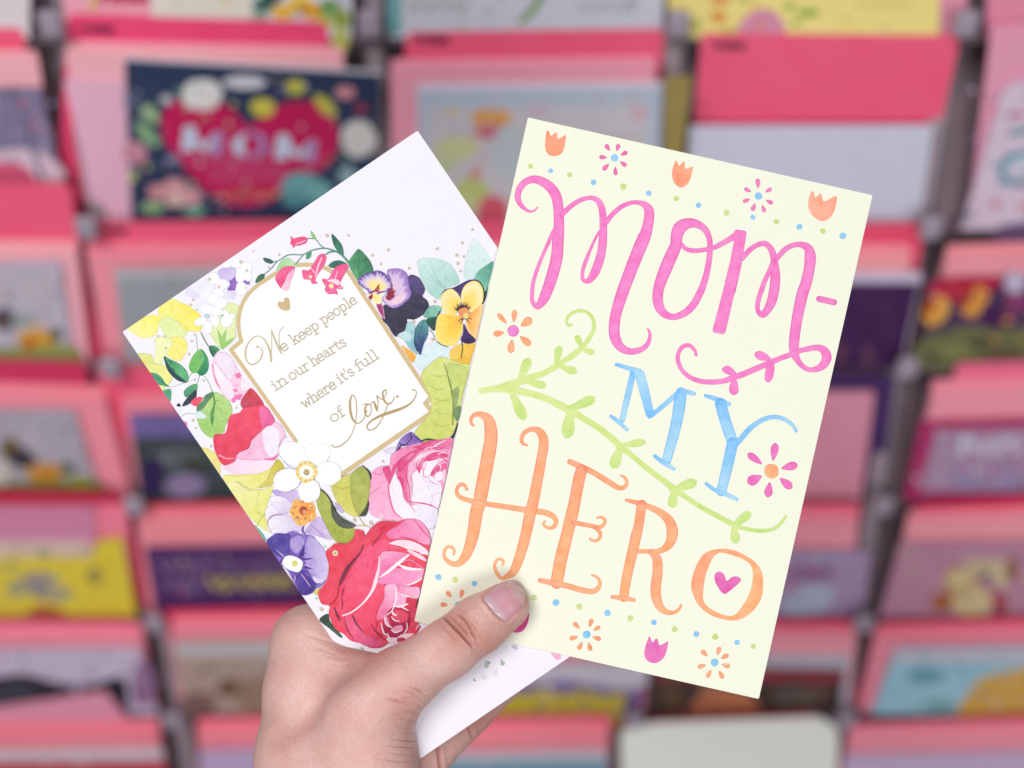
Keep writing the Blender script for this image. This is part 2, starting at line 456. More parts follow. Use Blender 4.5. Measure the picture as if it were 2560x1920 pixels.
Wd = A.word("lettering", "sky blue serif lettering reading MY"); A.begin("letter", M_ink, None, Wd)
def bs(*pts, e=(112, 184, 246)): A.stroke(T('Y6', *pts), BLUE, BLUE2, edge=e)
bs((410, -140, 58), (385, -20, 62), (345, 150, 62), (298, 355, 56))
bs((242, -192, 36), (330, -165, 42), (410, -140, 50), (470, -125, 50))
bs((186, 318, 34), (250, 365, 40), (345, 450, 34))
A.poly(T('Y6', (400, -150), (460, -145), (515, -125), (550, 0), (608, 262), (612, 300), (562, 346), (535, 315), (515, 250), (445, 0)), BLUE2, smooth=False, grad=(T('Y6', (480, -60))[0], BLUE, T('Y6', (560, 300))[0]), edge=((112, 184, 246), 1.2))
bs((580, 315, 44), (700, 218, 46), (800, 132, 50), (870, 78, 60))
bs((878, 80, 96), (872, 140, 118), (830, 400, 110), (735, 760, 92))
bs((860, 65, 44), (950, 80, 46), (1005, 95, 40))
bs((620, 712, 36), (700, 772, 44), (805, 838, 36))
A.begin("letter", M_ink, None, Wd)
bs((1120, 115, 34), (1230, 150, 48), (1350, 197, 46))
bs((1272, 195, 118), (1300, 310, 112), (1345, 450, 112), (1392, 580, 110))
bs((1388, 580, 112), (1340, 800, 108), (1277, 1060, 98))
bs((1128, 985, 34), (1210, 1045, 40), (1330, 1092, 44), (1428, 1138, 36))
bs((1400, 615, 56), (1470, 540, 55), (1570, 430, 52), (1690, 352, 46), (1800, 325, 44), (1900, 350, 40), (1980, 405, 38), (2014, 462, 34))

Wd = A.word("lettering", "orange curly lettering reading HERO"); A.begin("letter", M_ink, None, Wd)
def os_(*pts): A.stroke(pts, ORG, ORG2, edge=ORGE)
os_(*T('Y5', (570, 412, 20), (545, 385, 30), (548, 335, 36), (590, 300, 46), (650, 303, 62), (712, 350, 104), (738, 440, 124), (738, 560, 132), (707, 750, 135), (665, 960, 135), (630, 1150, 132)), *T('Y7', (598, 0, 130), (570, 180, 122), (530, 340, 108), (480, 450, 88), (410, 512, 60), (335, 500, 46), (285, 450, 36), (280, 390, 30), (310, 345, 30), (350, 347, 28), (378, 380, 28), (372, 418, 22)))
os_(*T('Y5', (500, 1037, 34), (480, 1000, 36), (440, 992, 38), (407, 1030, 36), (405, 1080, 38), (445, 1122, 44), (560, 1160, 50), (700, 1185, 50), (900, 1215, 54), (1100, 1247, 58), (1250, 1265, 58), (1340, 1297, 56), (1383, 1352, 46), (1360, 1408, 42), (1310, 1422, 34), (1267, 1398, 30), (1260, 1370, 24), (1276, 1356, 18)))
os_(*T('Y5', (1095, 605, 22), (1055, 588, 32), (1042, 540, 42), (1072, 480, 44), (1140, 447, 46), (1208, 462, 70), (1252, 520, 90), (1260, 600, 97), (1235, 760, 100), (1200, 950, 105), (1160, 1150, 110)), *T('Y7', (1128, 10, 115), (1100, 150, 110), (1060, 320, 105), (1010, 480, 98), (960, 590, 84), (890, 640, 48), (840, 652, 38), (797, 600, 34), (776, 530, 32), (797, 477, 32), (835, 466, 28), (864, 490, 28), (856, 520, 20)))
A.begin("letter", M_ink, None, Wd)
os_(*T('Y5', (1520, 768, 56), (1620, 812, 58), (1750, 874, 56), (1900, 965, 58), (1995, 1022, 52), (2055, 1020, 42), (2083, 970, 34), (2060, 922, 28), (2025, 906, 22)))
os_(*T('Y5', (1635, 850, 116), (1605, 960, 118), (1560, 1200, 118)), *T('Y7', (1545, 0, 124), (1490, 230, 120), (1430, 470, 125), (1388, 700, 122)))
os_(*T('Y5', (1560, 1370, 48), (1700, 1395, 45), (1800, 1415, 44), (1850, 1392, 36), (1868, 1350, 32), (1835, 1317, 28), (1790, 1320, 22)))
os_(*T('Y5', (1770, 1420, 36), (1813, 1460, 36), (1818, 1510, 34), (1780, 1548, 30), (1735, 1543, 26), (1715, 1525, 20)))
os_(*T('Y7', (1225, 676, 46), (1330, 697, 56), (1480, 727, 58), (1620, 767, 56), (1730, 786, 54), (1790, 760, 50), (1818, 700, 36), (1790, 647, 28), (1740, 622, 22)))
A.begin("letter", M_ink, None, Wd)
os_(*T('Y6', (342, 1147, 34), (440, 1172, 48), (560, 1212, 58), (680, 1272, 72), (765, 1355, 96), (793, 1450, 112)), *T('Y8', (787, 20, 106), (752, 92, 84), (680, 143, 56), (580, 152, 45), (440, 150, 46)))
os_(*T('Y6', (490, 1190, 96), (460, 1400, 96)), *T('Y8', (435, 0, 106), (390, 200, 102), (345, 400, 98), (312, 605, 92)))
os_(*T('Y8', (202, 602, 38), (310, 612, 52), (412, 632, 38)))
os_(*T('Y8', (580, 160, 50), (640, 225, 92), (648, 350, 100), (630, 500, 102), (634, 600, 98), (672, 700, 80), (740, 752, 54), (812, 754, 38), (860, 720, 30), (880, 682, 24)))
A.begin("letter", M_ink, None, Wd)
A.poly(T('Y8', (1290, 125), (1440, 155), (1590, 240), (1672, 340), (1690, 470), (1670, 620), (1580, 750), (1460, 825), (1330, 830), (1170, 780), (1050, 680), (985, 540), (985, 430), (1040, 270), (1130, 160)), ORG, grad=(T('Y8', (1000, 300))[0], ORG2, T('Y8', (1690, 600))[0]),
       holes=[T('Y8', (1280, 165), (1400, 195), (1540, 260), (1585, 340), (1580, 470), (1530, 620), (1420, 770), (1330, 785), (1200, 735), (1110, 660), (1098, 560), (1120, 400), (1180, 240), (1230, 180))])
A.begin("printed_heart", M_ink)
A.poly(T('Y8', (1330, 442), (1300, 375), (1250, 352), (1212, 382), (1216, 450), (1260, 530), (1300, 570), (1340, 558), (1460, 455), (1465, 420), (1420, 398), (1370, 412)), MAG, edge=((214, 84, 168), 1.6))

Wd = A.word("leafy_sprig", "light green vine winding between the words"); A.begin("stem", M_ink, None, Wd)
A.stroke(T('Y5', (645, 68, 62), (760, 50, 60), (880, 48, 75), (1000, 65, 75), (1150, 100, 66), (1300, 150, 68), (1430, 215, 74), (1540, 268, 80), (1650, 340, 62), (1800, 430, 62), (1950, 550, 64), (2020, 622, 70)) + T('Y6', (390, 702, 52), (540, 830, 54), (700, 950, 58), (810, 1042, 70), (900, 1100, 52), (1050, 1200, 50), (1250, 1310, 52), (1400, 1390, 54), (1500, 1425, 42), (1650, 1450, 38), (1780, 1435, 36), (1860, 1380, 34), (1915, 1305, 26)), GRN2, GRN)
A.stroke(T('Y3', (0, 1470, 60), (120, 1432, 74), (250, 1392, 74), (350, 1357, 66), (480, 1312, 56), (560, 1265, 60), (680, 1190, 56), (780, 1122, 58), (850, 1060, 50), (920, 970, 42), (965, 880, 38), (962, 800, 36), (930, 740, 34), (870, 702, 32), (790, 705, 32), (720, 747, 30), (697, 800, 30), (715, 845, 28), (745, 835, 22)), GRN2, GRN)
for t, b, p, w in (('Y3', (230, 1390), (328, 1165), 95), ('Y3', (300, 1400), (495, 1440), 80), ('Y3', (590, 1240), (628, 1045), 80), ('Y3', (630, 1250), (798, 1305), 82), ('Y3', (850, 1070), (792, 940), 64), ('Y3', (845, 1080), (968, 1115), 62),
                   ('Y5', (930, 60), (1075, 355), 108), ('Y5', (1500, 250), (1770, 140), 100), ('Y5', (1530, 240), (1488, 535), 130), ('Y6', (270, 610), (528, 570), 78), ('Y6', (285, 610), (205, 835), 112),
                   ('Y6', (790, 1050), (1035, 960), 102), ('Y6', (810, 1040), (790, 1222), 98), ('Y6', (1390, 1400), (1568, 1270), 92), ('Y6', (1400, 1390), (1420, 1575), 94)):
    A.begin("leaf", M_ink, None, Wd)
    A.leaf(*T(t, b, p), w / K, GRN2 if random.random() < .5 else GRN, GRN)

TUL, TULE = (255, 164, 130), (250, 146, 112)
for t, q, c, e in (('Y1', ((500, 192), (520, 188), (545, 235), (585, 203), (604, 212), (612, 265), (680, 230), (692, 245), (672, 360), (640, 415), (580, 436), (520, 422), (490, 370), (485, 300)), TUL, TULE),
                   ('Y1', ((1770, 490), (1785, 482), (1808, 530), (1850, 490), (1864, 500), (1872, 560), (1932, 540), (1945, 555), (1915, 670), (1870, 730), (1815, 746), (1760, 700), (1738, 630), (1745, 560)), TUL, TULE),
                   ('Y2', ((1372, 400), (1400, 392), (1412, 450), (1455, 415), (1478, 425), (1500, 490), (1600, 440), (1630, 455), (1605, 570), (1560, 650), (1480, 682), (1400, 640), (1350, 560), (1350, 470)), (255, 176, 148), TULE),
                   ('Y8', ((560, 1003), (572, 995), (600, 1050), (625, 1015), (650, 1022), (668, 1080), (738, 1045), (752, 1058), (725, 1170), (680, 1230), (615, 1256), (545, 1230), (517, 1170), (530, 1080)), (236, 118, 192), (210, 84, 166)),
                   ('Y7', ((890, 1000), (905, 990), (940, 1045), (975, 1005), (1000, 1015), (1015, 1065), (1100, 1000), (1118, 1008), (1105, 1090), (1070, 1160), (1020, 1190), (940, 1180), (880, 1120)), (226, 84, 158), (196, 60, 130))):
    A.begin("printed_tulip", M_ink)
    A.poly(T(t, *q), c, n=3, edge=(e, 1.3))
def flower(t, c, r, ccol, petals, col, edge, L=82, W=46):
    A.begin("printed_flower", M_ink)
    c0 = T(t, c)[0]
    A.disc(c0[0], c0[1], r / K, ccol, tuple(int(v * .95) for v in ccol))
    for p in petals:
        q = T(t, p[:2])[0]; l, w = (p[2], p[3]) if len(p) > 2 else (L, W)
        A.petal(c0, q, l / K, w / K, col, edge)
CB = (150, 206, 252)
flower('Y1', (1172, 453), 37, CB, ((1102, 350), (1203, 350), (1265, 410), (1258, 512), (1180, 583, 84, 42), (1085, 543, 86, 46), (1057, 447)), (238, 120, 186), (208, 76, 156), 74, 44)
flower('Y2', (853, 435), 36, CB, ((848, 310, 95, 48), (953, 378), (963, 492), (903, 560), (806, 545, 80, 46), (735, 478), (747, 376)), (240, 130, 190), (216, 92, 164), 74, 42)
flower('Y3', (170, 898), 58, (236, 130, 206), ((60, 775, 130, 50), (180, 750, 122, 55), (300, 812, 128, 84), (290, 995, 130, 70), (150, 1050, 132, 70), (27, 922, 106, 62)), (250, 172, 126), (246, 150, 116))
flower('Y6', (1772, 860), 73, (253, 182, 132), ((1800, 670, 172, 78), (1608, 738, 172, 72), (1950, 815, 160, 82), (1605, 942, 150, 102), (1745, 1045, 145, 80), (1915, 980, 150, 82)), (240, 120, 196), (222, 90, 170))
flower('Y7', (1685, 1210), 39, (132, 200, 244), ((1585, 1120), (1725, 1095), (1785, 1150, 80, 40), (1785, 1245), (1715, 1330), (1622, 1322), (1557, 1242)), (246, 162, 122), (226, 130, 84), 86, 46)
flower('Y8', (1212, 1248), 39, (140, 206, 240), ((1250, 1135), (1110, 1158), (1312, 1190), (1322, 1278), (1085, 1285), (1155, 1360), (1275, 1370)), (246, 170, 130), (234, 140, 100), 84, 48)
flower('Y7', (420, 918), 36, (140, 200, 246), ((325, 812, 74, 44), (452, 808), (277, 915, 70, 50), (345, 1010), (500, 1010), (560, 900)), (246, 156, 122), (226, 124, 88), 84, 46)
A.begin("printed_dots", M_ink)
GD, BD = (206, 224, 146), (144, 204, 248)
for t, x, y, r, k in (('Y1', 342, 535, 26, 0), ('Y1', 540, 580, 24, 1), ('Y1', 727, 622, 26, 0), ('Y1', 963, 694, 27, 1), ('Y1', 1257, 738, 33, 0), ('Y1', 1508, 802, 27, 1), ('Y1', 1780, 855, 28, 0), ('Y1', 1998, 920, 27, 1),
                      ('Y2', 538, 600, 29, 0), ('Y2', 798, 645, 25, 1), ('Y2', 1030, 688, 27, 0), ('Y2', 1258, 738, 29, 1), ('Y2', 1490, 782, 28, 0), ('Y2', 1688, 828, 33, 1),
                      ('Y7', 223, 643, 31, 1), ('Y7', 388, 668, 29, 0), ('Y7', 577, 706, 29, 1), ('Y7', 960, 790, 29, 1), ('Y7', 1165, 845, 31, 0), ('Y7', 1382, 895, 33, 1), ('Y7', 1613, 935, 31, 0), ('Y7', 1893, 997, 32, 1), ('Y7', 2115, 1050, 31, 0),
                      ('Y8', 612, 852, 27, 1), ('Y8', 815, 920, 31, 0), ('Y8', 1032, 968, 29, 1), ('Y8', 1215, 995, 31, 0), ('Y8', 1433, 1050, 27, 1), ('Y8', 1592, 1090, 25, 0)):
    q = T(t, (x, y))[0]
    A.disc(q[0], q[1], r / K, (GD, BD)[k], (GD, (126, 188, 240))[k], wob=.16)
A.flush()
floral, fsheet, A = held_card("white floral greeting card with gold framed verse behind the yellow card", 1041.5, 1115.5, 0.4023, -34.3, 893, 1301,
                              (245, 242, 253), (250, 248, 254), (-0.0002, -0.0003))
def P(t, col, *pts, **k):
    q = T(t, *pts)                                 # painted shapes dry with a slightly stronger rim
    if k.get('smooth', True) and 'edge' not in k:
        xs, ys = [p[0] for p in q], [p[1] for p in q]; m = min(max(xs) - min(xs), max(ys) - min(ys))
        if m > 12: k['edge'] = (tuple(max(0, v - (26 if v > 120 else 12)) for v in col) if max(col) < 249 or min(col) < 200 else tuple(v - 12 for v in col), min(2.4, m * .045))
    A.poly(q, col, **k)
    if k.get('smooth', True):
        xs, ys = [p[0] for p in q], [p[1] for p in q]; m = min(max(xs) - min(xs), max(ys) - min(ys))
        if m > 22 and A.cur['name'] != 'printed_blossom' and A.cur['mat'] is M_print: brush(q, col, m, k.get('grad'))
rb = random.Random(11)
def brush(q, col, m, grad):
    """thin dry-brush streaks from the rim of a painted petal towards its heart"""
    B = spline(q, True, 3)[:, :2]; c = B.mean(0); tip = B[rb.randrange(len(B))]
    heart = c + (tip - c) * 0.35
    for i in range(int(min(11, 3 + m / 11))):
        a = B[rb.randrange(len(B))]; t0, t1 = rb.uniform(.06, .3), rb.uniform(.4, .8)
        d = heart - a; nn = np.array([-d[1], d[0]]) * rb.uniform(-.12, .12)
        cc = col
        if grad:
            g0, g1 = np.array(grad[0]), np.array(grad[2]); t = np.dot(a - g0, g1 - g0) / max(1e-9, np.dot(g1 - g0, g1 - g0)); t = min(1, max(0, t))
            cc = [col[j] + (grad[1][j] - col[j]) * t for j in range(3)]
        k = rb.choice((-20, -14, -9, 8, 12)); cc = tuple(max(4, min(254, v + k * (.5 if (v == max(cc) and k < 0) else 1))) for v in cc)
        w = rb.uniform(1.2, 3.4)
        A.stroke([(*(a + d * t0), .5), (*(a + d * (t0 + t1) / 2 + nn), w), (*(a + d * t1), .4)], cc, n=4, cap=False)
def G(t, a, c2, b): return (T(t, a)[0], c2, T(t, b)[0])
def ST(t, col, *pts, **k): A.stroke(T(t, *pts), col, **k)
def veins(t, col, base, ends, w=8):
    for e in ends:
        mx, my = (base[0] + e[0]) / 2 + (e[1] - base[1]) * .06, (base[1] + e[1]) / 2 - (e[0] - base[0]) * .06
        ST(t, col, (*base, w), (mx, my, w * .8), (*e, w * .3), n=4)

# --- pale washes, far leaves
A.begin("printed_leaf", M_print, None, None, True)
P('L3', (252, 241, 110), (70, 482), (180, 402), (290, 347), (375, 357), (385, 420), (360, 530), (270, 575), (180, 555), (110, 512), grad=G('L3', (330, 360), (250, 244, 160), (180, 560)))
P('L3', (244, 240, 130), (392, 262), (510, 186), (620, 232), (780, 330), (802, 400), (795, 500), (650, 510), (560, 560), (440, 530), (385, 430), (375, 330))
P('L3', (250, 234, 96), (520, 290), (620, 232), (700, 270), (790, 345), (800, 420), (790, 500), (690, 500), (600, 430), (545, 370), grad=G('L3', (760, 320), (246, 240, 130), (600, 440)))
P('L3', (228, 240, 166), (390, 430), (450, 350), (540, 390), (620, 470), (660, 540), (560, 590), (460, 560))
P('L3', (247, 238, 128), (490, 592), (580, 560), (650, 592), (666, 680), (620, 770), (570, 802), (470, 742))
P('L3', (238, 244, 184), (340, 582), (430, 562), (520, 600), (480, 700), (430, 790), (390, 840), (330, 830), (350, 700))
P('L3', (226, 228, 134), (148, 742), (230, 722), (310, 742), (340, 820), (420, 832), (500, 900), (512, 990), (450, 1060), (410, 1100), (350, 1032), (280, 940), (200, 830), grad=G('L3', (180, 760), (240, 240, 150), (470, 1000)))
P('L3', (226, 238, 176), (1060, 230), (1180, 262), (1150, 400), (1142, 500), (1150, 560), (1100, 620), (1010, 682), (940, 620), (880, 500), (940, 440), (960, 330))
P('L3', (150, 202, 112), (958, 470), (1005, 560), (1052, 480), (1042, 610), (1140, 560), (1090, 620), (1010, 692), (985, 640), smooth=False)
P('L2', (206, 233, 229), (980, 345), (1150, 340), (1280, 392), (1350, 480), (1380, 580), (1290, 622), (1232, 650), (1190, 748), (1110, 712), (1040, 640), (1000, 550), (965, 430), grad=G('L2', (980, 380), (170, 214, 206), (1200, 720)))
veins('L2', (150, 196, 192), (1240, 640), ((1020, 400), (1100, 430), (1050, 520), (1250, 480)), 9)
P('L2', (222, 240, 240), (1420, 520), (1440, 330), (1510, 150), (1590, 212), (1660, 300), (1682, 370), (1600, 450), (1540, 520), (1500, 560), grad=G('L2', (1520, 170), (206, 232, 232), (1460, 540)))
P('L2', (220, 238, 246), (940, 1300), (1050, 1190), (1150, 1172), (1280, 1220), (1290, 1312), (1180, 1340), (1060, 1420), (990, 1442), (930, 1362))
P('L5', (238, 224, 128), (238, 632), (340, 650), (430, 732), (440, 900), (400, 902), (330, 800), grad=G('L5', (260, 650), (236, 222, 150), (420, 880)))
P('L5', (232, 226, 122), (475, 902), (700, 890), (900, 840), (1000, 742), (1072, 830), (980, 880), (960, 990), (860, 1022), (720, 1032), (620, 972), (500, 982), grad=G('L5', (1000, 780), (240, 236, 150), (540, 960)))
P('L5', (208, 196, 80), (820, 1020), (900, 930), (960, 790), (1010, 742), (1070, 830), (985, 880), (960, 990), (880, 1020), grad=G('L5', (1000, 780), (216, 206, 110), (850, 1010)))
P('L5', (241, 240, 172), (500, 992), (600, 972), (700, 1042), (850, 1040), (962, 1012), (930, 1120), (880, 1290), (930, 1400), (936, 1470), (830, 1412), (740, 1330), (640, 1200), grad=G('L5', (560, 1000), (232, 232, 130), (840, 1300)))
ST('L5', (214, 204, 110), (600, 960, 8), (720, 1040, 12), (860, 1040, 8))
ST('L5', (222, 214, 130), (820, 1060, 10), (800, 1180, 8), (830, 1300, 4))
ST('L5', (190, 200, 110), (890, 1265, 12), (830, 1340, 10), (800, 1400, 8))
P('L5', (98, 188, 158), (770, 1390), (830, 1442), (885, 1520), (882, 1552), (820, 1470))
P('L2', (246, 190, 92), (800, 1200), (880, 1240), (946, 1300), (912, 1370), (850, 1290), grad=G('L2', (820, 1210), (240, 172, 60), (920, 1350)))
P('L2', (247, 208, 98), (1280, 1262), (1340, 1200), (1420, 1180), (1530, 1180), (1505, 1300), (1470, 1400), (1380, 1380), (1290, 1330), grad=G('L2', (1300, 1250), (240, 184, 60), (1480, 1380)))
ST('L2', (90, 110, 50), (1400, 1170, 16), (1408, 1230, 13), (1392, 1330, 10))

# --- white and lilac blossom at the left of the arch
A.begin("printed_blossom", M_print, "white and lilac blossom sprig")
for x, y, r, c in ((700, 110, 60, (230, 224, 246)), (770, 60, 56, (238, 234, 250)), (740, 150, 46, (226, 220, 246)), (1100, 140, 50, (226, 218, 246)), (800, 240, 60, (236, 236, 250)), (880, 40, 70, (236, 232, 250)), (930, 150, 90, (240, 242, 252)), (980, 60, 70, (234, 226, 248))):
    q = T('L3', (x, y))[0]; A.disc(q[0], q[1], r / K, c, tuple(min(255, v + 6) for v in c), wob=.2)
P('L1', (142, 98, 192), (150, 482), (190, 442), (202, 500), (262, 540), (330, 556), (322, 602), (250, 572), (200, 592), (212, 650), (112, 652), (142, 600), (130, 560), n=3)
P('L1', (196, 176, 232), (20, 470), (90, 430), (190, 440), (170, 540), (90, 560), (30, 520), grad=G('L1', (30, 450), (216, 204, 242), (170, 540)))
for t, x, y, rx, ry, a in (('L1', 60, 600, 74, 52, -.4), ('L1', -20, 540, 60, 60, 0), ('L1', 20, 690, 66, 56, .5), ('L1', 250, 500, 56, 84, .2), ('L1', 300, 430, 62, 60, 0), ('L1', 190, 380, 70, 50, .4), ('L1', 250, 640, 60, 66, 0), ('L1', 110, 380, 64, 52, -.3), ('L1', 320, 520, 40, 48, 0),
                           ('L3', 930, 190, 70, 60, .3), ('L3', 1000, 230, 66, 52, -.4), ('L3', 860, 290, 70, 56, .2), ('L3', 950, 310, 60, 50, 0), ('L3', 800, 410, 72, 40, -.3), ('L3', 870, 470, 46, 70, .2), ('L3', 940, 400, 46, 60, 0), ('L3', 1060, 400, 60, 70, .4), ('L3', 1100, 360, 44, 30, 0), ('L3', 1040, 340, 50, 38, .5)):
    q = T(t, (x, y))[0]
    A.disc(q[0], q[1], rx / K, (250, 250, 255), (226, 225, 243), ry=ry / K, ang=a, wob=.14)
for t, x, y, r, c in (('L1', 30, 620, 18, (236, 190, 190)), ('L1', -60, 545, 17, (214, 204, 170)), ('L1', 245, 375, 18, (210, 204, 180)), ('L3', 860, 355, 26, (190, 214, 214)), ('L3', 1012, 350, 14, (150, 200, 170)), ('L1', 290, 630, 10, (210, 205, 215))):
    q = T(t, (x, y))[0]; A.disc(q[0], q[1], r / K, c)

# --- verse panel in its gold arch
frame = T('L3', (1740, 1590), (1098, 690), (1200, 606), (1177, 500), (1172, 390), (1200, 262), (1262, 150), (1350, 62), (1440, 0)) + T('L1', (610, 478), (720, 424), (860, 404), (1000, 412), (1100, 446), (1160, 490), (1300, 462), (2050, 1600)) + T('L4', (1338, 440), (1276, 506), (1345, 592), (455, 1205))
A.begin("verse_panel", M_print)
A.poly(frame, (251, 253, 254), smooth=False)
A.begin("gold_frame", M_foil)
GOLD = (214, 190, 142)
def line(pts, w):
    for a, b in zip(pts[:-1], pts[1:]): A.stroke([(*a, w), (*b, w)], GOLD, n=1)
A.stroke([(*p, 10) for p in frame[:2]], GOLD, n=1)
A.stroke([(*p, 10.4) for p in frame[1:3]], GOLD, n=1)
A.stroke([(*p, 10) for p in frame[2:15]], GOLD, n=5)
A.stroke([(*p, 10.4) for p in frame[15:17]], GOLD, n=1)
line(frame[16:], 11)
A.begin("printed_heart", M_foil)
P('L1', (208, 184, 136), (725, 850), (650, 846), (610, 800), (622, 766), (665, 772), (676, 736), (712, 728), (731, 770))
A.begin("lettering", M_foil, "gold type: We keep people in our hearts where it's full of love.")
TX = (196, 185, 162)
def tx(s, t0, a, t1, b, xh=17.5, w=3.5): A.text(s, T(t0, a)[0], T(t1, b)[0], xh, w, TX)
tx("e", 'L1', (664, 1266), 'L1', (730, 1222))
tx("keep", 'L1', (772, 1196), 'L1', (1034, 1022))
tx("people", 'L1', (1062, 998), 'L1', (1402, 772))
tx("in", 'L1', (585, 1650), 'L1', (722, 1560))
tx("our", 'L1', (745, 1550), 'L1', (940, 1424))
tx("hearts", 'L1', (960, 1408), 'L1', (1298, 1190))
tx("where", 'L4', (85, 560), 'L4', (412, 342))
tx("it's", 'L4', (440, 316), 'L4', (588, 214))
tx("full", 'L4', (615, 192), 'L4', (830, 52))
tx("of", 'L4', (362, 700), 'L4', (492, 616))
WC = (206, 190, 154)
q = T('L1', (412, 1214))[0]; A.disc(q[0], q[1], 3.6, WC)
ST('L1', WC, (440, 1215, 9), (462, 1262, 14), (442, 1330, 16), (392, 1378, 15), (340, 1385, 15), (302, 1340, 16), (292, 1262, 18), (318, 1182, 16), (370, 1122, 12), (425, 1108, 10), (478, 1140, 14), (520, 1215, 20), (543, 1300, 24), (546, 1355, 22))
ST('L1', WC, (546, 1355, 10), (552, 1200, 9), (550, 1046, 10))
ST('L1', WC, (550, 1046, 12), (588, 1150, 20), (632, 1250, 22), (656, 1284, 10))
ST('L1', WC, (640, 1262, 10), (624, 1150, 9), (632, 1060, 9), (666, 1018, 10))
LC = (184, 158, 108)
ST('L4', LC, (350, 916, 10), (382, 938, 11), (440, 926, 12), (520, 860, 10), (568, 770, 9), (588, 690, 9), (600, 580, 10), (588, 462, 10), (556, 425, 11), (536, 480, 20), (538, 580, 24), (560, 660, 22), (600, 702, 15), (648, 686, 11), (678, 640, 10), (700, 575, 10))
ST('L4', LC, (715, 512, 12), (684, 550, 18), (686, 610, 18), (712, 638, 12), (740, 600, 10), (742, 545, 10), (716, 512, 12), (662, 520, 9))
ST('L4', LC, (735, 522, 9), (768, 490, 13), (790, 545, 26), (804, 582, 16))
ST('L4', LC, (804, 580, 9), (812, 490, 9), (800, 436, 13), (850, 468, 9), (888, 420, 9), (888, 374, 12), (858, 400, 16), (868, 470, 20), (906, 512, 17), (952, 490, 11), (972, 446, 9))
q = T('L4', (1002, 440))[0]; A.disc(q[0], q[1], 3.4, LC)
ST('L4', LC, (906, 520, 9), (880, 590, 9), (840, 680, 10), (782, 752, 12), (722, 770, 12), (702, 732, 14), (742, 682, 18), (830, 632, 26), (950, 590, 30), (1060, 550, 24), (1140, 500, 15), (1184, 430, 10), (1184, 386, 10), (1150, 372, 12))

# --- leaves of the left edge
A.begin("printed_leaf", M_print, None, None, True)
ST('L3', (150, 176, 140), (660, 985, 8), (715, 915, 9), (760, 860, 6)); ST('L3', (120, 160, 130), (785, 945, 9), (770, 1000, 8), (752, 1040, 7))
ST('L3', (176, 190, 160), (500, 1062, 7), (620, 1020, 7), (720, 990, 4)); ST('L3', (160, 186, 140), (835, 950, 8), (880, 1020, 9), (915, 1110, 12)); ST('L3', (160, 184, 150), (755, 550, 7), (760, 620, 10), (765, 700, 8))
ST('L3', (110, 140, 100), (798, 512, 10), (840, 600, 14), (885, 670, 10))
P('L3', (66, 156, 102), (435, 755), (500, 785), (590, 830), (660, 900), (676, 990), (630, 1010), (560, 985), (490, 920), (460, 850), grad=G('L3', (500, 790), (92, 178, 118), (650, 960)))
P('L3', (28, 66, 76), (435, 755), (490, 850), (560, 930), (655, 1005), (630, 1012), (560, 986), (490, 920), (455, 850))
P('L3', (116, 190, 100), (800, 680), (850, 732), (878, 820), (866, 900), (812, 946), (760, 920), (710, 916), (680, 860), (702, 780), (750, 710))
P('L3', (62, 150, 96), (802, 690), (855, 742), (878, 820), (862, 908), (802, 946), (764, 912), (800, 850), (830, 780), grad=G('L3', (840, 740), (40, 128, 90), (800, 930)))
P('L3', (74, 152, 104), (878, 655), (940, 650), (986, 690), (960, 712), (925, 762), (890, 716), grad=G('L3', (960, 670), (40, 100, 80), (900, 720)))
P('L3', (66, 156, 116), (285, 925), (350, 920), (412, 962), (452, 1022), (492, 1056), (420, 1042), (340, 1022)); ST('L3', (40, 110, 90), (300, 930, 6), (400, 990, 9), (480, 1050, 5))
P('L3', (72, 162, 120), (415, 1105), (502, 1078), (498, 1202), (466, 1172))
P('L3', (86, 168, 116), (630, 1102), (690, 1042), (762, 1026), (760, 1092), (705, 1130), (652, 1160), grad=G('L3', (740, 1040), (60, 140, 104), (650, 1140)))
P('L3', (36, 48, 68), (616, 1246), (650, 1180), (748, 1086), (752, 1160), (690, 1222)); P('L3', (36, 44, 66), (556, 1242), (584, 1215), (602, 1250), n=3)
P('L3', (242, 84, 108), (698, 1212), (740, 1166), (800, 1155), (838, 1186), (810, 1232), (740, 1246))
P('L3', (236, 112, 182), (605, 1402), (662, 1408), (650, 1475))
P('L3', (182, 216, 134), (840, 1150), (905, 1105), (990, 1122), (1070, 1182), (1112, 1280), (1092, 1352), (1042, 1440), (1030, 1500), (930, 1562), (850, 1532), (790, 1460), (756, 1360), (762, 1270), (800, 1200), grad=G('L3', (1060, 1200), (160, 206, 110), (840, 1520)))
P('L3', (92, 138, 104), (838, 1142), (905, 1108), (930, 1128), (880, 1190), (820, 1270), (760, 1292), (765, 1240), (820, 1190))
ST('L3', (76, 140, 70), (912, 1108, 12), (934, 1200, 16), (920, 1300, 20), (914, 1445, 6)); P('L3', (86, 150, 78), (918, 1260), (890, 1340), (912, 1440), (930, 1350), n=4)
for a, b, c in (((940, 1190), (980, 1190), (1030, 1230)), ((930, 1250), (990, 1280), (1010, 1330)), ((920, 1330), (960, 1380), (960, 1450))): ST('L3', (150, 194, 110), (*a, 9), (*b, 8), (*c, 4))
ST('L3', (180, 200, 190), (580, 1365, 7), (660, 1320, 8), (750, 1325, 6)); P('L3', (218, 234, 242), (738, 1316), (800, 1300), (858, 1350), (820, 1370), (760, 1360)); ST('L3', (190, 212, 224), (600, 1280, 5), (580, 1340, 6))

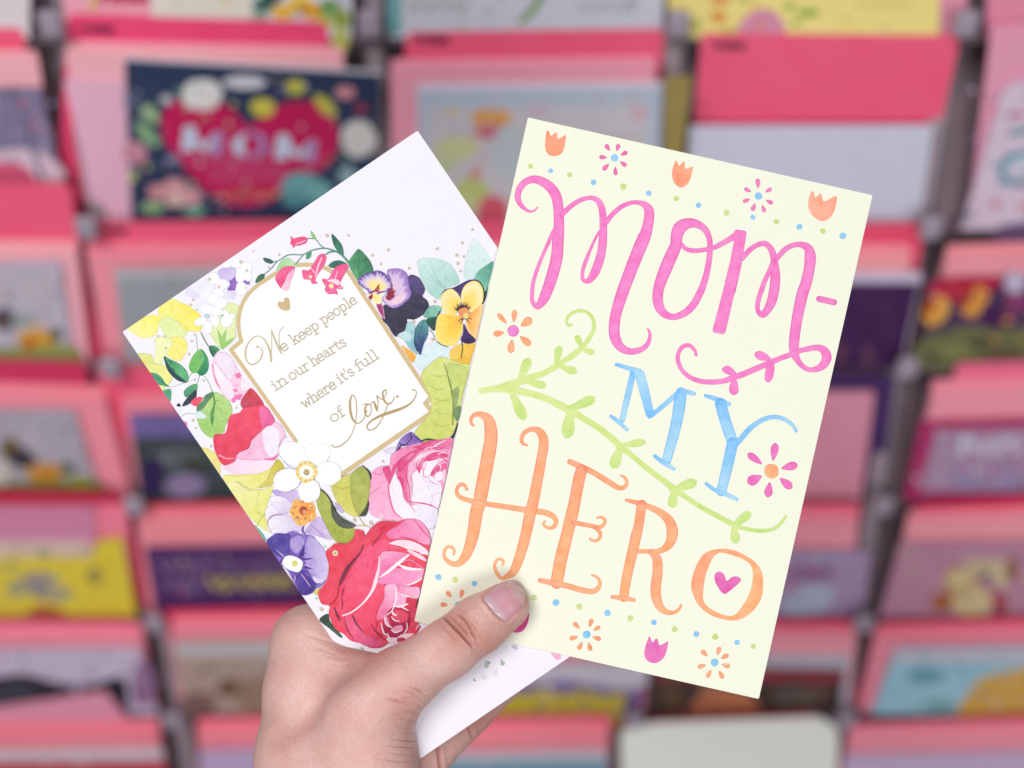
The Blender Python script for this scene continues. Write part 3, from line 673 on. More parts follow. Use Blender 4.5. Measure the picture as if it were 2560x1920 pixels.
A.begin("printed_flower", M_print, "pale pink peony bud")
P('L3', (251, 222, 240), (960, 716), (1060, 720), (1122, 790), (1152, 850), (1182, 900), (1202, 960), (1292, 1062), (1260, 1092), (1200, 1152), (1100, 1202), (1010, 1120), (940, 1010), (905, 900), (910, 812), grad=G('L3', (1000, 730), (246, 200, 228), (1120, 1180)))
P('L3', (248, 244, 252), (925, 820), (980, 860), (1050, 960), (1110, 1040), (1130, 1140), (1090, 1180), (1010, 1100), (940, 980), grad=G('L3', (940, 840), (253, 226, 242), (1100, 1150)))
P('L3', (242, 228, 246), (965, 725), (1060, 728), (1120, 800), (1140, 900), (1100, 1000), (1030, 940), (940, 800))
ST('L3', (240, 140, 190), (915, 830, 14), (930, 930, 14), (960, 1020, 22), (990, 1065, 8)); ST('L3', (246, 180, 214), (930, 800, 8), (1010, 900, 9), (1090, 1000, 8), (1120, 930, 6))
for x, y, r, k in ((1168, 945, 30, 1), (1160, 1160, 36, .6), (1122, 1188, 24, 1), (1190, 1140, 22, .8), (1150, 1040, 30, .7), (1140, 1090, 26, .6)):
    q = T('L3', (x, y))[0]; A.disc(q[0], q[1], r / K, (238, 122, 182) if r != 30 or x == 1168 else (248, 190, 220), ry=r * k / K, ang=.3, wob=.3)
P('L3', (250, 234, 244), (1200, 980), (1250, 1010), (1300, 1062), (1250, 1092), (1200, 1080))

A.begin("printed_flower", M_print, "red poppy with pale pink lower petals")
P('L5', (250, 214, 238), (460, 812), (590, 750), (800, 750), (975, 748), (920, 840), (820, 880), (700, 892), (560, 884), grad=G('L5', (560, 780), (252, 232, 244), (820, 880)))
P('L5', (247, 180, 218), (585, 722), (640, 662), (740, 562), (850, 462), (990, 372), (1080, 500), (1030, 600), (1004, 720), (900, 748), (800, 752), (660, 745), grad=G('L5', (700, 620), (248, 206, 232), (1000, 560)))
P('L5', (216, 62, 82), (640, 172), (690, 92), (752, 45), (872, 210), (800, 300), (660, 240), grad=G('L5', (780, 80), (190, 66, 90), (700, 230)))
P('L5', (243, 76, 106), (660, 245), (760, 222), (872, 212), (940, 310), (852, 450), (740, 562), (720, 630), (610, 690), (582, 762), (490, 802), (440, 772), (380, 642), (380, 502), (490, 482), (530, 322), (630, 282), grad=G('L5', (820, 260), (228, 62, 92), (480, 720)), edge=((226, 62, 92), 1.4))
P('L5', (240, 112, 168), (820, 240), (882, 232), (978, 362), (862, 442), (836, 350), grad=G('L5', (840, 260), (230, 90, 150), (940, 400)))
P('L5', (249, 232, 246), (860, 472), (920, 412), (1010, 450), (1024, 560), (1002, 680), (930, 712), (872, 622), grad=G('L5', (900, 440), (240, 236, 250), (960, 690)))
ST('L5', (232, 100, 160), (880, 740, 12), (960, 740, 22), (1003, 700, 8)); ST('L5', (190, 40, 80), (742, 560, 6), (715, 630, 9), (650, 660, 5)); ST('L5', (250, 150, 170), (430, 705, 20), (500, 735, 14), (580, 735, 7))
ST('L5', (228, 150, 196), (1010, 620, 8), (1050, 540, 6), (1090, 520, 4))

# --- bell flowers over the arch
A.begin("printed_flower", M_print, "pink bell flowers on a green stem")
DG = (84, 146, 122)
P('L1', (164, 216, 152), (600, 462), (640, 372), (710, 336), (762, 372), (802, 420), (700, 442), grad=G('L1', (640, 400), (190, 228, 180), (760, 400)))
ST('L1', DG, (895, 142, 8), (980, 150, 9), (1030, 208, 10), (1075, 240, 10)); ST('L1', DG, (480, 495, 7), (545, 440, 7), (600, 372, 8), (640, 350, 8), (720, 305, 9), (860, 302, 9), (950, 260, 10), (1070, 240, 12), (1170, 265, 15), (1240, 305, 19), (1312, 382, 26))
ST('L1', DG, (862, 306, 9), (825, 350, 8), (772, 412, 8)); ST('L1', DG, (1085, 300, 11), (1130, 276, 14), (1190, 270, 16)); ST('L1', DG, (560, 375, 6), (610, 370, 6))
P('L1', (36, 102, 84), (1145, 100), (1200, 150), (1246, 215), (1262, 310), (1230, 300), (1180, 240), (1150, 170), grad=G('L1', (1160, 130), (64, 130, 104), (1240, 300)))
P('L1', (144, 198, 124), (936, 68), (970, 100), (992, 160), (950, 132)); P('L1', (78, 150, 110), (890, 346), (900, 290), (942, 275), (930, 332))
P('L1', (46, 92, 82), (465, 338), (520, 342), (570, 372), (540, 392), (490, 376)); P('L1', (52, 104, 74), (390, 582), (420, 510), (476, 494), (470, 540))
P('L1', (40, 110, 92), (1110, 415), (1160, 370), (1230, 362), (1292, 395), (1220, 412), (1162, 436))
P('L1', (74, 150, 102), (1310, 380), (1360, 300), (1410, 248), (1470, 300), (1530, 380), (1552, 470), (1482, 500), (1400, 552), (1378, 520), (1330, 450), grad=G('L1', (1340, 420), (50, 118, 84), (1530, 440)))
ST('L1', (54, 116, 84), (1408, 256, 5), (1410, 400, 8), (1396, 540, 5)); P('L1', (92, 164, 100), (1345, 470), (1400, 460), (1410, 530), (1385, 540))
P('L1', (242, 78, 132), (735, 125), (752, 128), (762, 145), (850, 126), (902, 140), (890, 186), (820, 212), (784, 214), (762, 236), (752, 205), (734, 200), (742, 160), n=4); ST('L1', (255, 214, 228), (790, 196, 6), (840, 184, 10), (886, 160, 6))
P('L1', (240, 96, 146), (585, 540), (620, 470), (680, 420), (772, 420), (778, 460), (742, 560), (712, 650), (650, 640), (622, 612), n=4, grad=G('L1', (640, 480), (234, 78, 130), (740, 560)))
P('L1', (249, 176, 210), (715, 490), (774, 440), (772, 490), (742, 560), (714, 652), (645, 640), (680, 570), grad=G('L1', (740, 460), (252, 204, 226), (680, 640)))
P('L1', (243, 98, 154), (850, 470), (866, 450), (920, 455), (970, 380), (1020, 306), (1076, 300), (1088, 350), (1050, 440), (1000, 510), (985, 560), (1006, 584), (950, 592), (930, 552), (870, 546), (856, 510), n=4, grad=G('L1', (900, 500), (240, 84, 140), (1060, 320)))
ST('L1', (255, 196, 218), (1046, 330, 12), (1010, 420, 18), (985, 520, 12)); ST('L1', (255, 224, 236), (940, 440, 6), (975, 480, 8)); q = T('L1', (935, 522))[0]; A.disc(q[0], q[1], 4, (250, 226, 150))
P('L1', (243, 90, 146), (1170, 440), (1222, 405), (1292, 395), (1306, 432), (1270, 500), (1226, 592), (1258, 628), (1240, 648), (1190, 640), (1206, 696), (1170, 690), (1110, 692), (1072, 650), (1082, 620), (1048, 560), (1062, 538), (1110, 542), n=4, grad=G('L1', (1240, 420), (240, 100, 160), (1110, 680)))
P('L1', (250, 214, 226), (1100, 560), (1160, 545), (1220, 560), (1215, 606), (1150, 580)); q = T('L1', (1140, 614))[0]; A.disc(q[0], q[1], 6.5, (252, 226, 170), (248, 160, 190)); ST('L1', (255, 190, 215), (1200, 470, 8), (1180, 540, 12))
ST('L1', (252, 206, 226), (1216, 630, 10), (1244, 632, 8))

# --- pansies
A.begin("printed_flower", M_print, "near black pansy")
P('L1', (52, 48, 78), (1895, 522), (1990, 520), (2032, 570), (2065, 650), (2040, 712), (2090, 760), (2102, 830), (2052, 890), (1962, 942), (1890, 940), (1892, 1000), (1850, 1062), (1772, 1112), (1700, 1010), (1640, 930), (1660, 800), (1780, 780), n=4, grad=G('L1', (1980, 560), (50, 44, 70), (1820, 900)))
P('L1', (90, 70, 134), (1905, 530), (1985, 524), (2030, 575), (2062, 650), (2035, 705), (1960, 720), (1910, 640), grad=G('L1', (1990, 540), (58, 50, 92), (1960, 720)))
A.begin("printed_flower", M_print, "lilac and yellow pansy")
P('L1', (246, 226, 236), (1480, 690), (1560, 720), (1640, 760), (1600, 800), (1560, 770), (1500, 740))
A.fan(T('L1', (1580, 770), (1640, 790), (1662, 880), (1666, 942), (1610, 870)), T('L1', (1615, 830))[0], [(0, (150, 40, 84)), (.6, (170, 60, 110)), (1, (214, 150, 204))])
A.fan(T('L1', (1690, 462), (1760, 440), (1840, 452), (1890, 500), (1906, 600), (1928, 700), (1850, 790), (1760, 832), (1690, 802), (1640, 742), (1680, 682), (1730, 620), (1730, 540)), T('L1', (1690, 720))[0],
      [(0, (130, 30, 70)), (.28, (160, 40, 84)), (.36, (224, 190, 222)), (.72, (222, 196, 230)), (.86, (176, 140, 208)), (1, (140, 104, 186))], jag=.25)
P('L1', (238, 206, 226), (1760, 800), (1840, 770), (1880, 700), (1800, 700), (1740, 760))
A.fan(T('L1', (1400, 562), (1450, 502), (1530, 480), (1600, 460), (1670, 490), (1722, 560), (1746, 612), (1700, 662), (1620, 682), (1540, 722), (1490, 650), (1440, 622)), T('L1', (1600, 640))[0],
      [(0, (255, 232, 120)), (.35, (254, 234, 150)), (.58, (238, 218, 220)), (.78, (196, 176, 222)), (.88, (116, 92, 170)), (1, (80, 58, 138))], jag=.3)
A.fan(T('L1', (1505, 700), (1570, 690), (1640, 720), (1620, 790), (1560, 770)), T('L1', (1580, 720))[0], [(0, (255, 226, 96)), (1, (253, 238, 190))])
for a, b in (((1530, 670), (1620, 640)), ((1560, 672), (1600, 610)), ((1590, 668), (1650, 668)), ((1530, 735), (1545, 660)), ((1600, 660), (1612, 590)), ((1700, 640), (1740, 690)), ((1735, 600), (1745, 690)), ((1770, 660), (1700, 720)), ((1760, 710), (1690, 730))):
    ST('L1', (156, 36, 62), (*a, 12), ((a[0] + b[0]) / 2, (a[1] + b[1]) / 2 + 5, 16), (*b, 6), n=3)
P('L1', (150, 34, 60), (1510, 715), (1548, 700), (1540, 742), (1512, 742), n=3)

A.begin("printed_leaf", M_print, None, None, True)
P('L1', (170, 212, 218), (1790, 1100), (1862, 1060), (1892, 972), (1960, 982), (1962, 1100), (1966, 1220), (1990, 1290), (1900, 1220), (1860, 1150), grad=G('L1', (1880, 1000), (140, 190, 206), (1930, 1240)))
P('L1', (196, 226, 230), (1800, 1096), (1880, 1060), (1930, 1100), (1900, 1160))
P('L1', (86, 150, 152), (1960, 1080), (1990, 992), (2060, 942), (2096, 1000), (2092, 1100), (2050, 1190), (2020, 1292), (1980, 1232), grad=G('L1', (2060, 980), (46, 56, 122), (2010, 1270)))
ST('L1', (30, 80, 96), (1968, 1080, 10), (1962, 1160, 16), (1985, 1250, 12)); ST('L1', (50, 110, 120), (2050, 960, 4), (2010, 1080, 7), (1985, 1200, 5))
P('L2', (112, 178, 158), (1020, 902), (1090, 812), (1192, 815), (1196, 862), (1150, 920), (1060, 930), grad=G('L2', (1050, 890), (150, 204, 184), (1180, 830)))
P('L2', (36, 88, 78), (1050, 945), (1150, 915), (1160, 960), (1130, 1052), (1082, 1020), grad=G('L2', (1070, 940), (30, 60, 60), (1120, 1040)))
ST('L2', (30, 40, 50), (1160, 910, 16), (1185, 860, 10)); ST('L2', (120, 140, 130), (1085, 1045, 8), (1120, 1090, 9), (1140, 1150, 6)); ST('L2', (60, 120, 110), (1150, 1160, 8), (1200, 1190, 14), (1260, 1214, 6))
P('L2', (40, 60, 64), (1555, 555), (1622, 640), (1662, 590), (1640, 730), (1600, 800), (1580, 700))
P('L2', (124, 190, 168), (1520, 552), (1560, 470), (1640, 410), (1712, 368), (1690, 500), (1640, 662), (1600, 622), (1560, 562), grad=G('L2', (1560, 500), (90, 160, 140), (1690, 440))); ST('L2', (30, 50, 50), (1524, 552, 10), (1570, 570, 14), (1612, 640, 18), (1625, 740, 18))

A.begin("printed_flower", M_print, "yellow pansy with a dark eye")
P('L2', (74, 48, 118), (1195, 720), (1232, 650), (1330, 622), (1450, 560), (1520, 548), (1570, 565), (1480, 640), (1400, 760), (1290, 740))
A.fan(T('L2', (1195, 722), (1240, 662), (1300, 640), (1362, 690), (1392, 762), (1372, 850), (1300, 902), (1220, 862)), T('L2', (1380, 860))[0], [(0, (246, 196, 80)), (.5, (250, 222, 110)), (.9, (252, 234, 170)), (1, (252, 226, 130))])
A.fan(T('L2', (1392, 720), (1422, 620), (1500, 565), (1570, 580), (1612, 660), (1602, 780), (1540, 842), (1480, 872), (1410, 800)), T('L2', (1430, 850))[0], [(0, (246, 196, 80)), (.5, (251, 224, 116)), (.85, (253, 240, 190)), (1, (252, 224, 120))])
A.fan(T('L2', (1140, 1050), (1170, 902), (1260, 890), (1380, 912), (1412, 1000), (1390, 1110), (1330, 1192), (1240, 1202), (1160, 1150)), T('L2', (1400, 930))[0], [(0, (244, 176, 70)), (.55, (251, 212, 80)), (1, (252, 226, 120))])
A.fan(T('L2', (1470, 912), (1540, 830), (1612, 800), (1582, 960), (1542, 1140), (1500, 1120), (1440, 1000)), T('L2', (1450, 920))[0], [(0, (240, 150, 60)), (.5, (250, 186, 96)), (1, (253, 214, 150))])
P('L2', (66, 42, 116), (1420, 985), (1462, 1062), (1540, 1150), (1462, 1182), (1390, 1152), (1412, 1080), grad=G('L2', (1420, 1000), (50, 30, 90), (1460, 1170)))
for a in range(-170, -5, 15):
    r = math.radians(a); x, y = 1410 + math.cos(r) * 50, 860 + math.sin(r) * 40
    ST('L2', (56, 26, 56), (x, y, 17), (1410 + math.cos(r) * (84 + 14 * (a % 2)), 860 + math.sin(r) * 92, 3), n=2)
for x, y in ((1385, 990), (1365, 960), (1480, 975), (1500, 940)): ST('L2', (50, 24, 56), (1420, 925, 12), (x, y, 5), n=2)
q = T('L2', (1425, 880))[0]; A.disc(q[0], q[1], 14, (238, 150, 96)); q = T('L2', (1440, 908))[0]; A.disc(q[0], q[1], 7.5, (236, 220, 130), (214, 196, 110))

# --- big lime leaf and pink rose
A.begin("printed_leaf", M_print, "large lime green leaf")
P('L4', (48, 54, 84), (1520, 700), (1600, 700), (1555, 862), (1500, 870))
P('L4', (216, 226, 132), (1240, 212), (1330, 112), (1430, 50), (1520, 70), (1640, 112), (1712, 150), (1650, 420), (1590, 700), (1535, 830), (1450, 866), (1350, 872), (1232, 880), (1170, 790), (1322, 610), (1330, 500), (1318, 420), (1250, 290), n=5, grad=G('L4', (1300, 160), (208, 216, 110), (1400, 840)))
P('L4', (196, 210, 118), (1480, 120), (1640, 130), (1690, 200), (1640, 420), (1580, 560), (1545, 400), (1520, 260), grad=G('L4', (1500, 150), (206, 218, 120), (1640, 300)))
ST('L4', (120, 140, 70), (1462, 110, 6), (1512, 280, 13), (1552, 480, 16), (1548, 720, 12)); P('L4', (150, 172, 104), (1545, 400), (1602, 340), (1612, 422), (1570, 560)); P('L4', (118, 146, 96), (1560, 560), (1630, 540), (1600, 680), (1560, 640))
for a, b, c in (((1370, 560), (1430, 612), (1525, 600)), ((1345, 680), (1420, 732), (1525, 712)), ((1310, 330), (1400, 370), (1500, 350)), ((1330, 220), (1400, 240), (1490, 230)), ((1360, 450), (1430, 480), (1530, 470))): ST('L4', (190, 202, 104), (*a, 6), (*b, 15), (*c, 4))
ST('L4', (60, 84, 50), (1230, 880, 12), (1300, 862, 20), (1400, 872, 14), (1500, 862, 10))
P('L4', (128, 96, 178), (980, 992), (1010, 902), (1050, 842), (1132, 790), (1182, 820), (1240, 880), (1200, 912), (1100, 922), (1040, 932), n=4, grad=G('L4', (1120, 800), (150, 122, 196), (1060, 920)))
for a, b, c in (((1130, 800), (1140, 850), (1100, 900)), ((1020, 900), (1060, 920), (1110, 900)), ((985, 990), (1020, 950), (1040, 920)), ((1180, 840), (1240, 880), (1250, 895))): ST('L4', (70, 36, 112), (*a, 8), (*b, 16), (*c, 6))
P('L4', (226, 222, 242), (860, 980), (920, 950), (990, 950), (960, 1000), (900, 1000))

A.begin("printed_rose", M_print, "pink rose with pale petals")
RP, RD, RW = (247, 160, 202), (232, 84, 142), (250, 238, 248)
P('L4', RP, (720, 1290), (760, 1180), (840, 1130), (922, 1120), (940, 1020), (1020, 962), (1120, 922), (1260, 890), (1370, 872), (1450, 860), (1550, 858), (1520, 1050), (1470, 1300), (1400, 1560), (1370, 1720), (1150, 1690), (960, 1660), (860, 1650), (740, 1602), (715, 1480), n=4, grad=G('L4', (900, 1080), (249, 180, 214), (800, 1560)), edge=((226, 110, 164), 1.2))
P('L4', (246, 150, 196), (940, 1030), (1030, 962), (1130, 930), (1250, 900), (1380, 875), (1530, 862), (1500, 940), (1300, 960), (1150, 1010), (1020, 1090), (950, 1120), grad=G('L4', (960, 1040), (226, 88, 148), (1480, 900)))
P('L4', RD, (925, 1310), (950, 1150), (1022, 1062), (1150, 975), (1252, 950), (1160, 1050), (1112, 1140), (1102, 1240), (1125, 1400), (1112, 1490), (1062, 1360), (1012, 1210), n=4, grad=G('L4', (960, 1140), (244, 120, 170), (1100, 1440)))
P('L4', (226, 80, 138), (1250, 900), (1380, 872), (1540, 862), (1520, 960), (1450, 940), (1340, 950), (1240, 970), grad=G('L4', (1280, 900), (240, 130, 178), (1480, 900)))
P('L4', (247, 182, 214), (1110, 1120), (1152, 1070), (1252, 982), (1240, 1062), (1202, 1130), (1140, 1230), (1142, 1482), (1120, 1470), (1100, 1300))
P('L4', (249, 216, 236), (1185, 1040), (1290, 985), (1420, 970), (1500, 990), (1420, 1010), (1300, 1020), (1230, 1080), (1220, 1180), (1190, 1120))
P('L4', RD, (1270, 1060), (1330, 1000), (1440, 980), (1500, 1000), (1420, 1040), (1330, 1060), (1280, 1090))
P('L4', (247, 232, 244), (1260, 1100), (1330, 1060), (1420, 1040), (1390, 1100), (1360, 1180), (1290, 1230), (1265, 1180), grad=G('L4', (1270, 1090), (252, 246, 252), (1350, 1180)))
P('L4', RW, (1150, 1210), (1215, 1160), (1270, 1180), (1275, 1270), (1322, 1380), (1332, 1512), (1152, 1482), (1142, 1340), grad=G('L4', (1160, 1230), (246, 240, 252), (1310, 1490)))
P('L4', (244, 236, 250), (1270, 1260), (1330, 1220), (1410, 1280), (1440, 1330), (1430, 1400), (1340, 1420), (1310, 1340))
P('L4', (242, 232, 248), (1330, 1410), (1435, 1390), (1400, 1540), (1335, 1510))
P('L4', RW, (1000, 1150), (940, 1280), (920, 1400), (950, 1530), (1040, 1640), (1200, 1720), (1192, 1600), (1140, 1530), (1080, 1460), (1052, 1330), (992, 1222), grad=G('L4', (960, 1250), (246, 240, 252), (1120, 1620)))
P('L4', (245, 240, 252), (1142, 1522), (1250, 1505), (1332, 1522), (1402, 1552), (1372, 1720), (1240, 1740), (1190, 1620), grad=G('L4', (1160, 1530), (236, 228, 250), (1330, 1700)))
P('L4', RD, (1390, 1170), (1420, 1120), (1490, 1110), (1470, 1260), (1440, 1230), grad=G('L4', (1400, 1160), (240, 130, 176), (1460, 1240)))
P('L4', (248, 206, 228), (1440, 1190), (1480, 1160), (1470, 1290), (1440, 1250)); P('L4', (250, 236, 246), (1380, 1200), (1440, 1180), (1440, 1260), (1380, 1260))
for q in (((1010, 1090), (1080, 1030), (1180, 985), (1150, 1040), (1080, 1110), (1020, 1180)), ((1160, 940), (1300, 905), (1400, 890), (1360, 930), (1240, 950)), ((1300, 1075), (1360, 1030), (1430, 1020), (1390, 1060)), ((1330, 1200), (1370, 1130), (1400, 1110), (1385, 1170), (1350, 1220)), ((1440, 1010), (1500, 1010), (1490, 1060), (1440, 1050)), ((1010, 1230), (1050, 1250), (1080, 1380), (1100, 1470), (1065, 1440), (1045, 1330)), ((1200, 1140), (1215, 1090), (1260, 1040), (1240, 1120), (1220, 1200)), ((860, 1150), (915, 1125), (935, 1190), (920, 1290), (890, 1240))):
    P('L4', (222, 62, 124), *q, grad=G('L4', q[0], (240, 120, 170), q[3]))
for pts, w, c in ((((1330, 950), (1400, 910), (1480, 870)), 10, RW), (((1260, 985), (1290, 950), (1400, 930)), 9, (250, 200, 224)), (((1380, 1110), (1440, 1060), (1500, 1050)), 12, RW), (((1420, 1180), (1430, 1120), (1380, 1100)), 9, (246, 220, 236)), (((1290, 1220), (1340, 1280), (1400, 1300)), 8, (236, 170, 210)), (((1130, 1480), (1230, 1490), (1330, 1510), (1400, 1550)), 11, RD), (((1120, 1470), (1140, 1520), (1180, 1580)), 7, (240, 140, 186)), (((1265, 1270), (1330, 1290), (1420, 1320)), 6, (228, 180, 214)), (((1330, 1420), (1390, 1400), (1440, 1385)), 5, (224, 190, 220)), (((1290, 1090), (1260, 1180), (1262, 1260)), 7, (228, 130, 180)), (((910, 1310), (925, 1420), (970, 1570), (1060, 1650)), 12, RD), (((870, 1130), (900, 1200), (920, 1300)), 16, (226, 90, 150)), (((1085, 1200), (1115, 1330), (1125, 1470)), 8, (214, 60, 120)), (((1140, 1230), (1150, 1330), (1135, 1480)), 6, (220, 90, 150)), (((1400, 1010), (1450, 990), (1510, 1010)), 10, (250, 220, 236)), (((1210, 1060), (1190, 1120), (1215, 1190)), 8, (220, 80, 140)), (((1440, 1040), (1480, 1070), (1500, 1090)), 14, (226, 90, 146)), (((760, 1190), (820, 1210), (870, 1180)), 8, (240, 130, 184)), (((730, 1400), (790, 1360), (830, 1330)), 8, (242, 136, 188))):
    m = len(pts); ST('L4', c, *[(p[0], p[1], w * (1.15 if 0 < i < m - 1 else .5)) for i, p in enumerate(pts)])

# --- olive leaves, anemones, purple flower
A.begin("printed_flower", M_print, "lilac anemone with an orange centre")
for pts in (((950, 1052), (1080, 1040), (1230, 1062), (1212, 1140), (1122, 1162), (1000, 1110)), ((1270, 1462), (1330, 1370), (1420, 1312), (1500, 1420), (1552, 1530), (1490, 1532), (1360, 1490))): P('L5', (192, 166, 220), *pts, grad=G('L5', pts[0], (212, 194, 232), pts[3]), edge=((160, 134, 198), 1.4))
for pts in (((880, 1250), (940, 1190), (1040, 1200), (1110, 1270), (1000, 1300), (900, 1300)), ((900, 1372), (960, 1290), (1100, 1290), (1170, 1350), (1242, 1420), (1230, 1452), (950, 1472)), ((930, 1120), (1050, 1110), (1142, 1180), (1112, 1270), (1000, 1242))): P('L5', (248, 244, 253), *pts, grad=G('L5', pts[0], (218, 202, 236), pts[3]), edge=((178, 152, 206), 1.5))
ST('L5', (176, 120, 160), (1060, 1290, 6), (960, 1300, 12), (905, 1370, 8), (945, 1470, 6)); ST('L5', (110, 70, 160), (1262, 1400, 16), (1250, 1450, 24), (1275, 1480, 10)); ST('L5', (160, 130, 196), (1330, 1390, 8), (1400, 1450, 10), (1470, 1520, 5))
q = T('L5', (1255, 1262))[0]; A.disc(q[0], q[1], 33, (246, 178, 92), (240, 190, 110), wob=.22, n=22); A.disc(q[0] + 8, q[1] - 5, 23, (248, 168, 86), (246, 186, 100))
for i in range(34):
    a = random.random() * 6.28; r = 16 + 18 * random.random(); A.disc(q[0] + r * math.cos(a), q[1] + r * math.sin(a), 1.6 + random.random() * 2, random.choice([(226, 176, 80), (236, 150, 90), (186, 110, 120), (250, 210, 130), (190, 140, 70)]))
A.disc(q[0] + 1, q[1] - 3, 11, (176, 84, 66), (206, 110, 70)); A.disc(q[0] + 5, q[1] + 1, 6, (226, 160, 110))
A.begin("printed_leaf", M_print, None, None, True)
P('L4', (74, 86, 62), (640, 1592), (712, 1480), (718, 1540), (690, 1612), (630, 1620)); ST('L4', (40, 46, 44), (655, 1120, 8), (715, 1170, 14), (742, 1230, 16), (732, 1270, 6)); ST('L4', (40, 46, 40), (712, 1440, 8), (715, 1520, 16), (680, 1610, 10))
P('L4', (204, 202, 98), (350, 1322), (440, 1240), (540, 1202), (640, 1130), (710, 1182), (736, 1280), (710, 1480), (622, 1612), (520, 1600), (420, 1500), grad=G('L4', (400, 1300), (220, 214, 110), (560, 1580)))
P('L4', (168, 178, 84), (550, 1212), (650, 1130), (720, 1200), (735, 1300), (708, 1470), (630, 1606), (570, 1520), (540, 1350), grad=G('L4', (680, 1180), (184, 188, 96), (600, 1560)))
ST('L6', (204, 190, 110), (1015, 280, 8), (1060, 350, 9), (1125, 390, 7)); ST('L6', (204, 190, 110), (980, 372, 6), (1050, 370, 8), (1110, 380, 8))
P('L6', (172, 182, 84), (600, 102), (640, 10), (700, 62), (752, 180), (762, 300), (852, 370), (976, 402), (970, 472), (920, 542), (830, 542), (760, 500), (680, 352), (612, 200), grad=G('L6', (630, 80), (166, 176, 74), (900, 520)))
P('L6', (70, 80, 70), (750, 130), (772, 190), (850, 290), (986, 362), (920, 396), (820, 372), (750, 262), grad=G('L6', (760, 170), (92, 98, 90), (920, 380))); ST('L6', (40, 48, 44), (640, 12, 8), (705, 70, 12), (752, 150, 10), (790, 220, 6))
P('L6', (196, 178, 222), (780, 150), (850, 180), (860, 240), (820, 230))
A.begin("printed_flower", M_print, "white anemone with a golden centre")
for x, y, rx, ry, a in ((1170, 690, 150, 110, .5), (1390, 690, 140, 112, -.3), (1505, 880, 128, 118, 0), (1318, 1055, 106, 112, 0), (1100, 945, 132, 110, -.3)):
    q = T('L5', (x, y))[0]; A.disc(q[0], q[1], (rx + 4) / K, (253, 253, 255), (243, 244, 249), ry=(ry + 4) / K, ang=a, wob=.1)
ST('L5', (214, 218, 226), (1020, 700, 5), (1100, 800, 7), (1180, 836, 6)); ST('L5', (222, 224, 232), (1400, 840, 6), (1480, 780, 5), (1520, 700, 4)); ST('L5', (214, 218, 226), (1075, 838, 8), (1130, 834, 8), (1180, 838, 5)); ST('L5', (224, 226, 234), (1240, 600, 4), (1290, 690, 5), (1300, 760, 4))
q = T('L5', (1292, 866))[0]; A.disc(q[0], q[1], 27, (242, 222, 150), (240, 214, 140), wob=.14, n=20); A.disc(q[0], q[1] + 1, 17, (250, 250, 246), (250, 248, 238)); A.disc(q[0], q[1] + 1, 8, (190, 170, 120))
for i in range(11):
    a = i * .571; A.disc(q[0] + 23 * math.cos(a), q[1] + 23 * math.sin(a), 2.3, (206, 170, 84))
A.begin("printed_flower", M_print, "deep purple petunia with a white throat")
pp = T('L6', (100, 542), (160, 470), (210, 442), (290, 452), (330, 432), (380, 426), (450, 450), (560, 470), (602, 520), (640, 560), (692, 642), (722, 740), (716, 820), (705, 880), (662, 952), (600, 1002), (540, 1046), (450, 1052), (380, 952), (300, 830), (200, 700))
A.fan(pp, T('L6', (380, 745))[0], [(0, (246, 246, 250)), (.22, (120, 86, 176)), (.4, (108, 84, 176)), (.75, (124, 100, 190)), (1, (134, 112, 198))], jag=.3)
P('L6', (212, 198, 236), (520, 480), (600, 520), (690, 640), (720, 740), (705, 880), (640, 920), (560, 880), (500, 760), (480, 640), grad=G('L6', (690, 700), (170, 146, 216), (480, 700)))
P('L6', (76, 62, 150), (105, 545), (200, 455), (290, 452), (340, 470), (330, 620), (360, 680), (280, 690), (180, 640), grad=G('L6', (180, 500), (92, 74, 166), (330, 660)))
P('L6', (176, 154, 216), (350, 500), (440, 470), (480, 540), (450, 600), (400, 650), (340, 580))
P('L6', (90, 66, 160), (390, 900), (450, 840), (560, 900), (590, 980), (540, 1042), (450, 1050), grad=G('L6', (420, 900), (70, 50, 140), (540, 1020)))
P('L6', (232, 226, 246), (260, 770), (300, 800), (340, 860), (370, 930), (300, 830)); P('L6', (226, 214, 242), (560, 880), (640, 900), (690, 880), (650, 940), (590, 930))
for a, b, c, w in (((430, 690), (470, 600), (460, 560), 26), ((440, 700), (520, 700), (560, 690), 20), ((460, 760), (520, 790), (560, 800), 22), ((440, 800), (480, 880), (560, 940), 24), ((300, 690), (230, 740), (240, 770), 20), ((440, 680), (480, 640), (500, 650), 12), ((560, 940), (600, 950), (650, 930), 12), ((470, 820), (540, 850), (600, 860), 8)): ST('L6', (72, 44, 140), (*a, w), (*b, w * .7), (*c, 3), n=4)
for a, b in (((470, 760), (560, 770)), ((390, 870), (370, 940)), ((300, 700), (200, 610)), ((450, 850), (540, 980))): ST('L6', (214, 176, 226), (*a, 8), ((a[0] + b[0]) / 2 + 4, (a[1] + b[1]) / 2, 10), (*b, 3), n=3)
P('L6', (252, 253, 250), (260, 740), (290, 680), (340, 665), (420, 690), (462, 730), (450, 800), (410, 830), (340, 810), (300, 790), n=3); q = T('L6', (385, 745))[0]; A.disc(q[0], q[1], 8, (214, 216, 120), (236, 238, 190)); 

A.begin("printed_leaf", M_print, None, None, True)
P('L6', (46, 68, 56), (625, 1302), (710, 1240), (732, 1310), (800, 1402), (856, 1466), (830, 1474), (730, 1392), grad=G('L6', (720, 1260), (70, 96, 80), (820, 1450)))
P('L6', (206, 212, 120), (570, 1030), (610, 985), (640, 1000), (610, 1060))
for x, y in ((600, 1090), (680, 578)): q = T('L6', (x, y))[0]; A.disc(q[0], q[1], 4.5, (190, 226, 206))

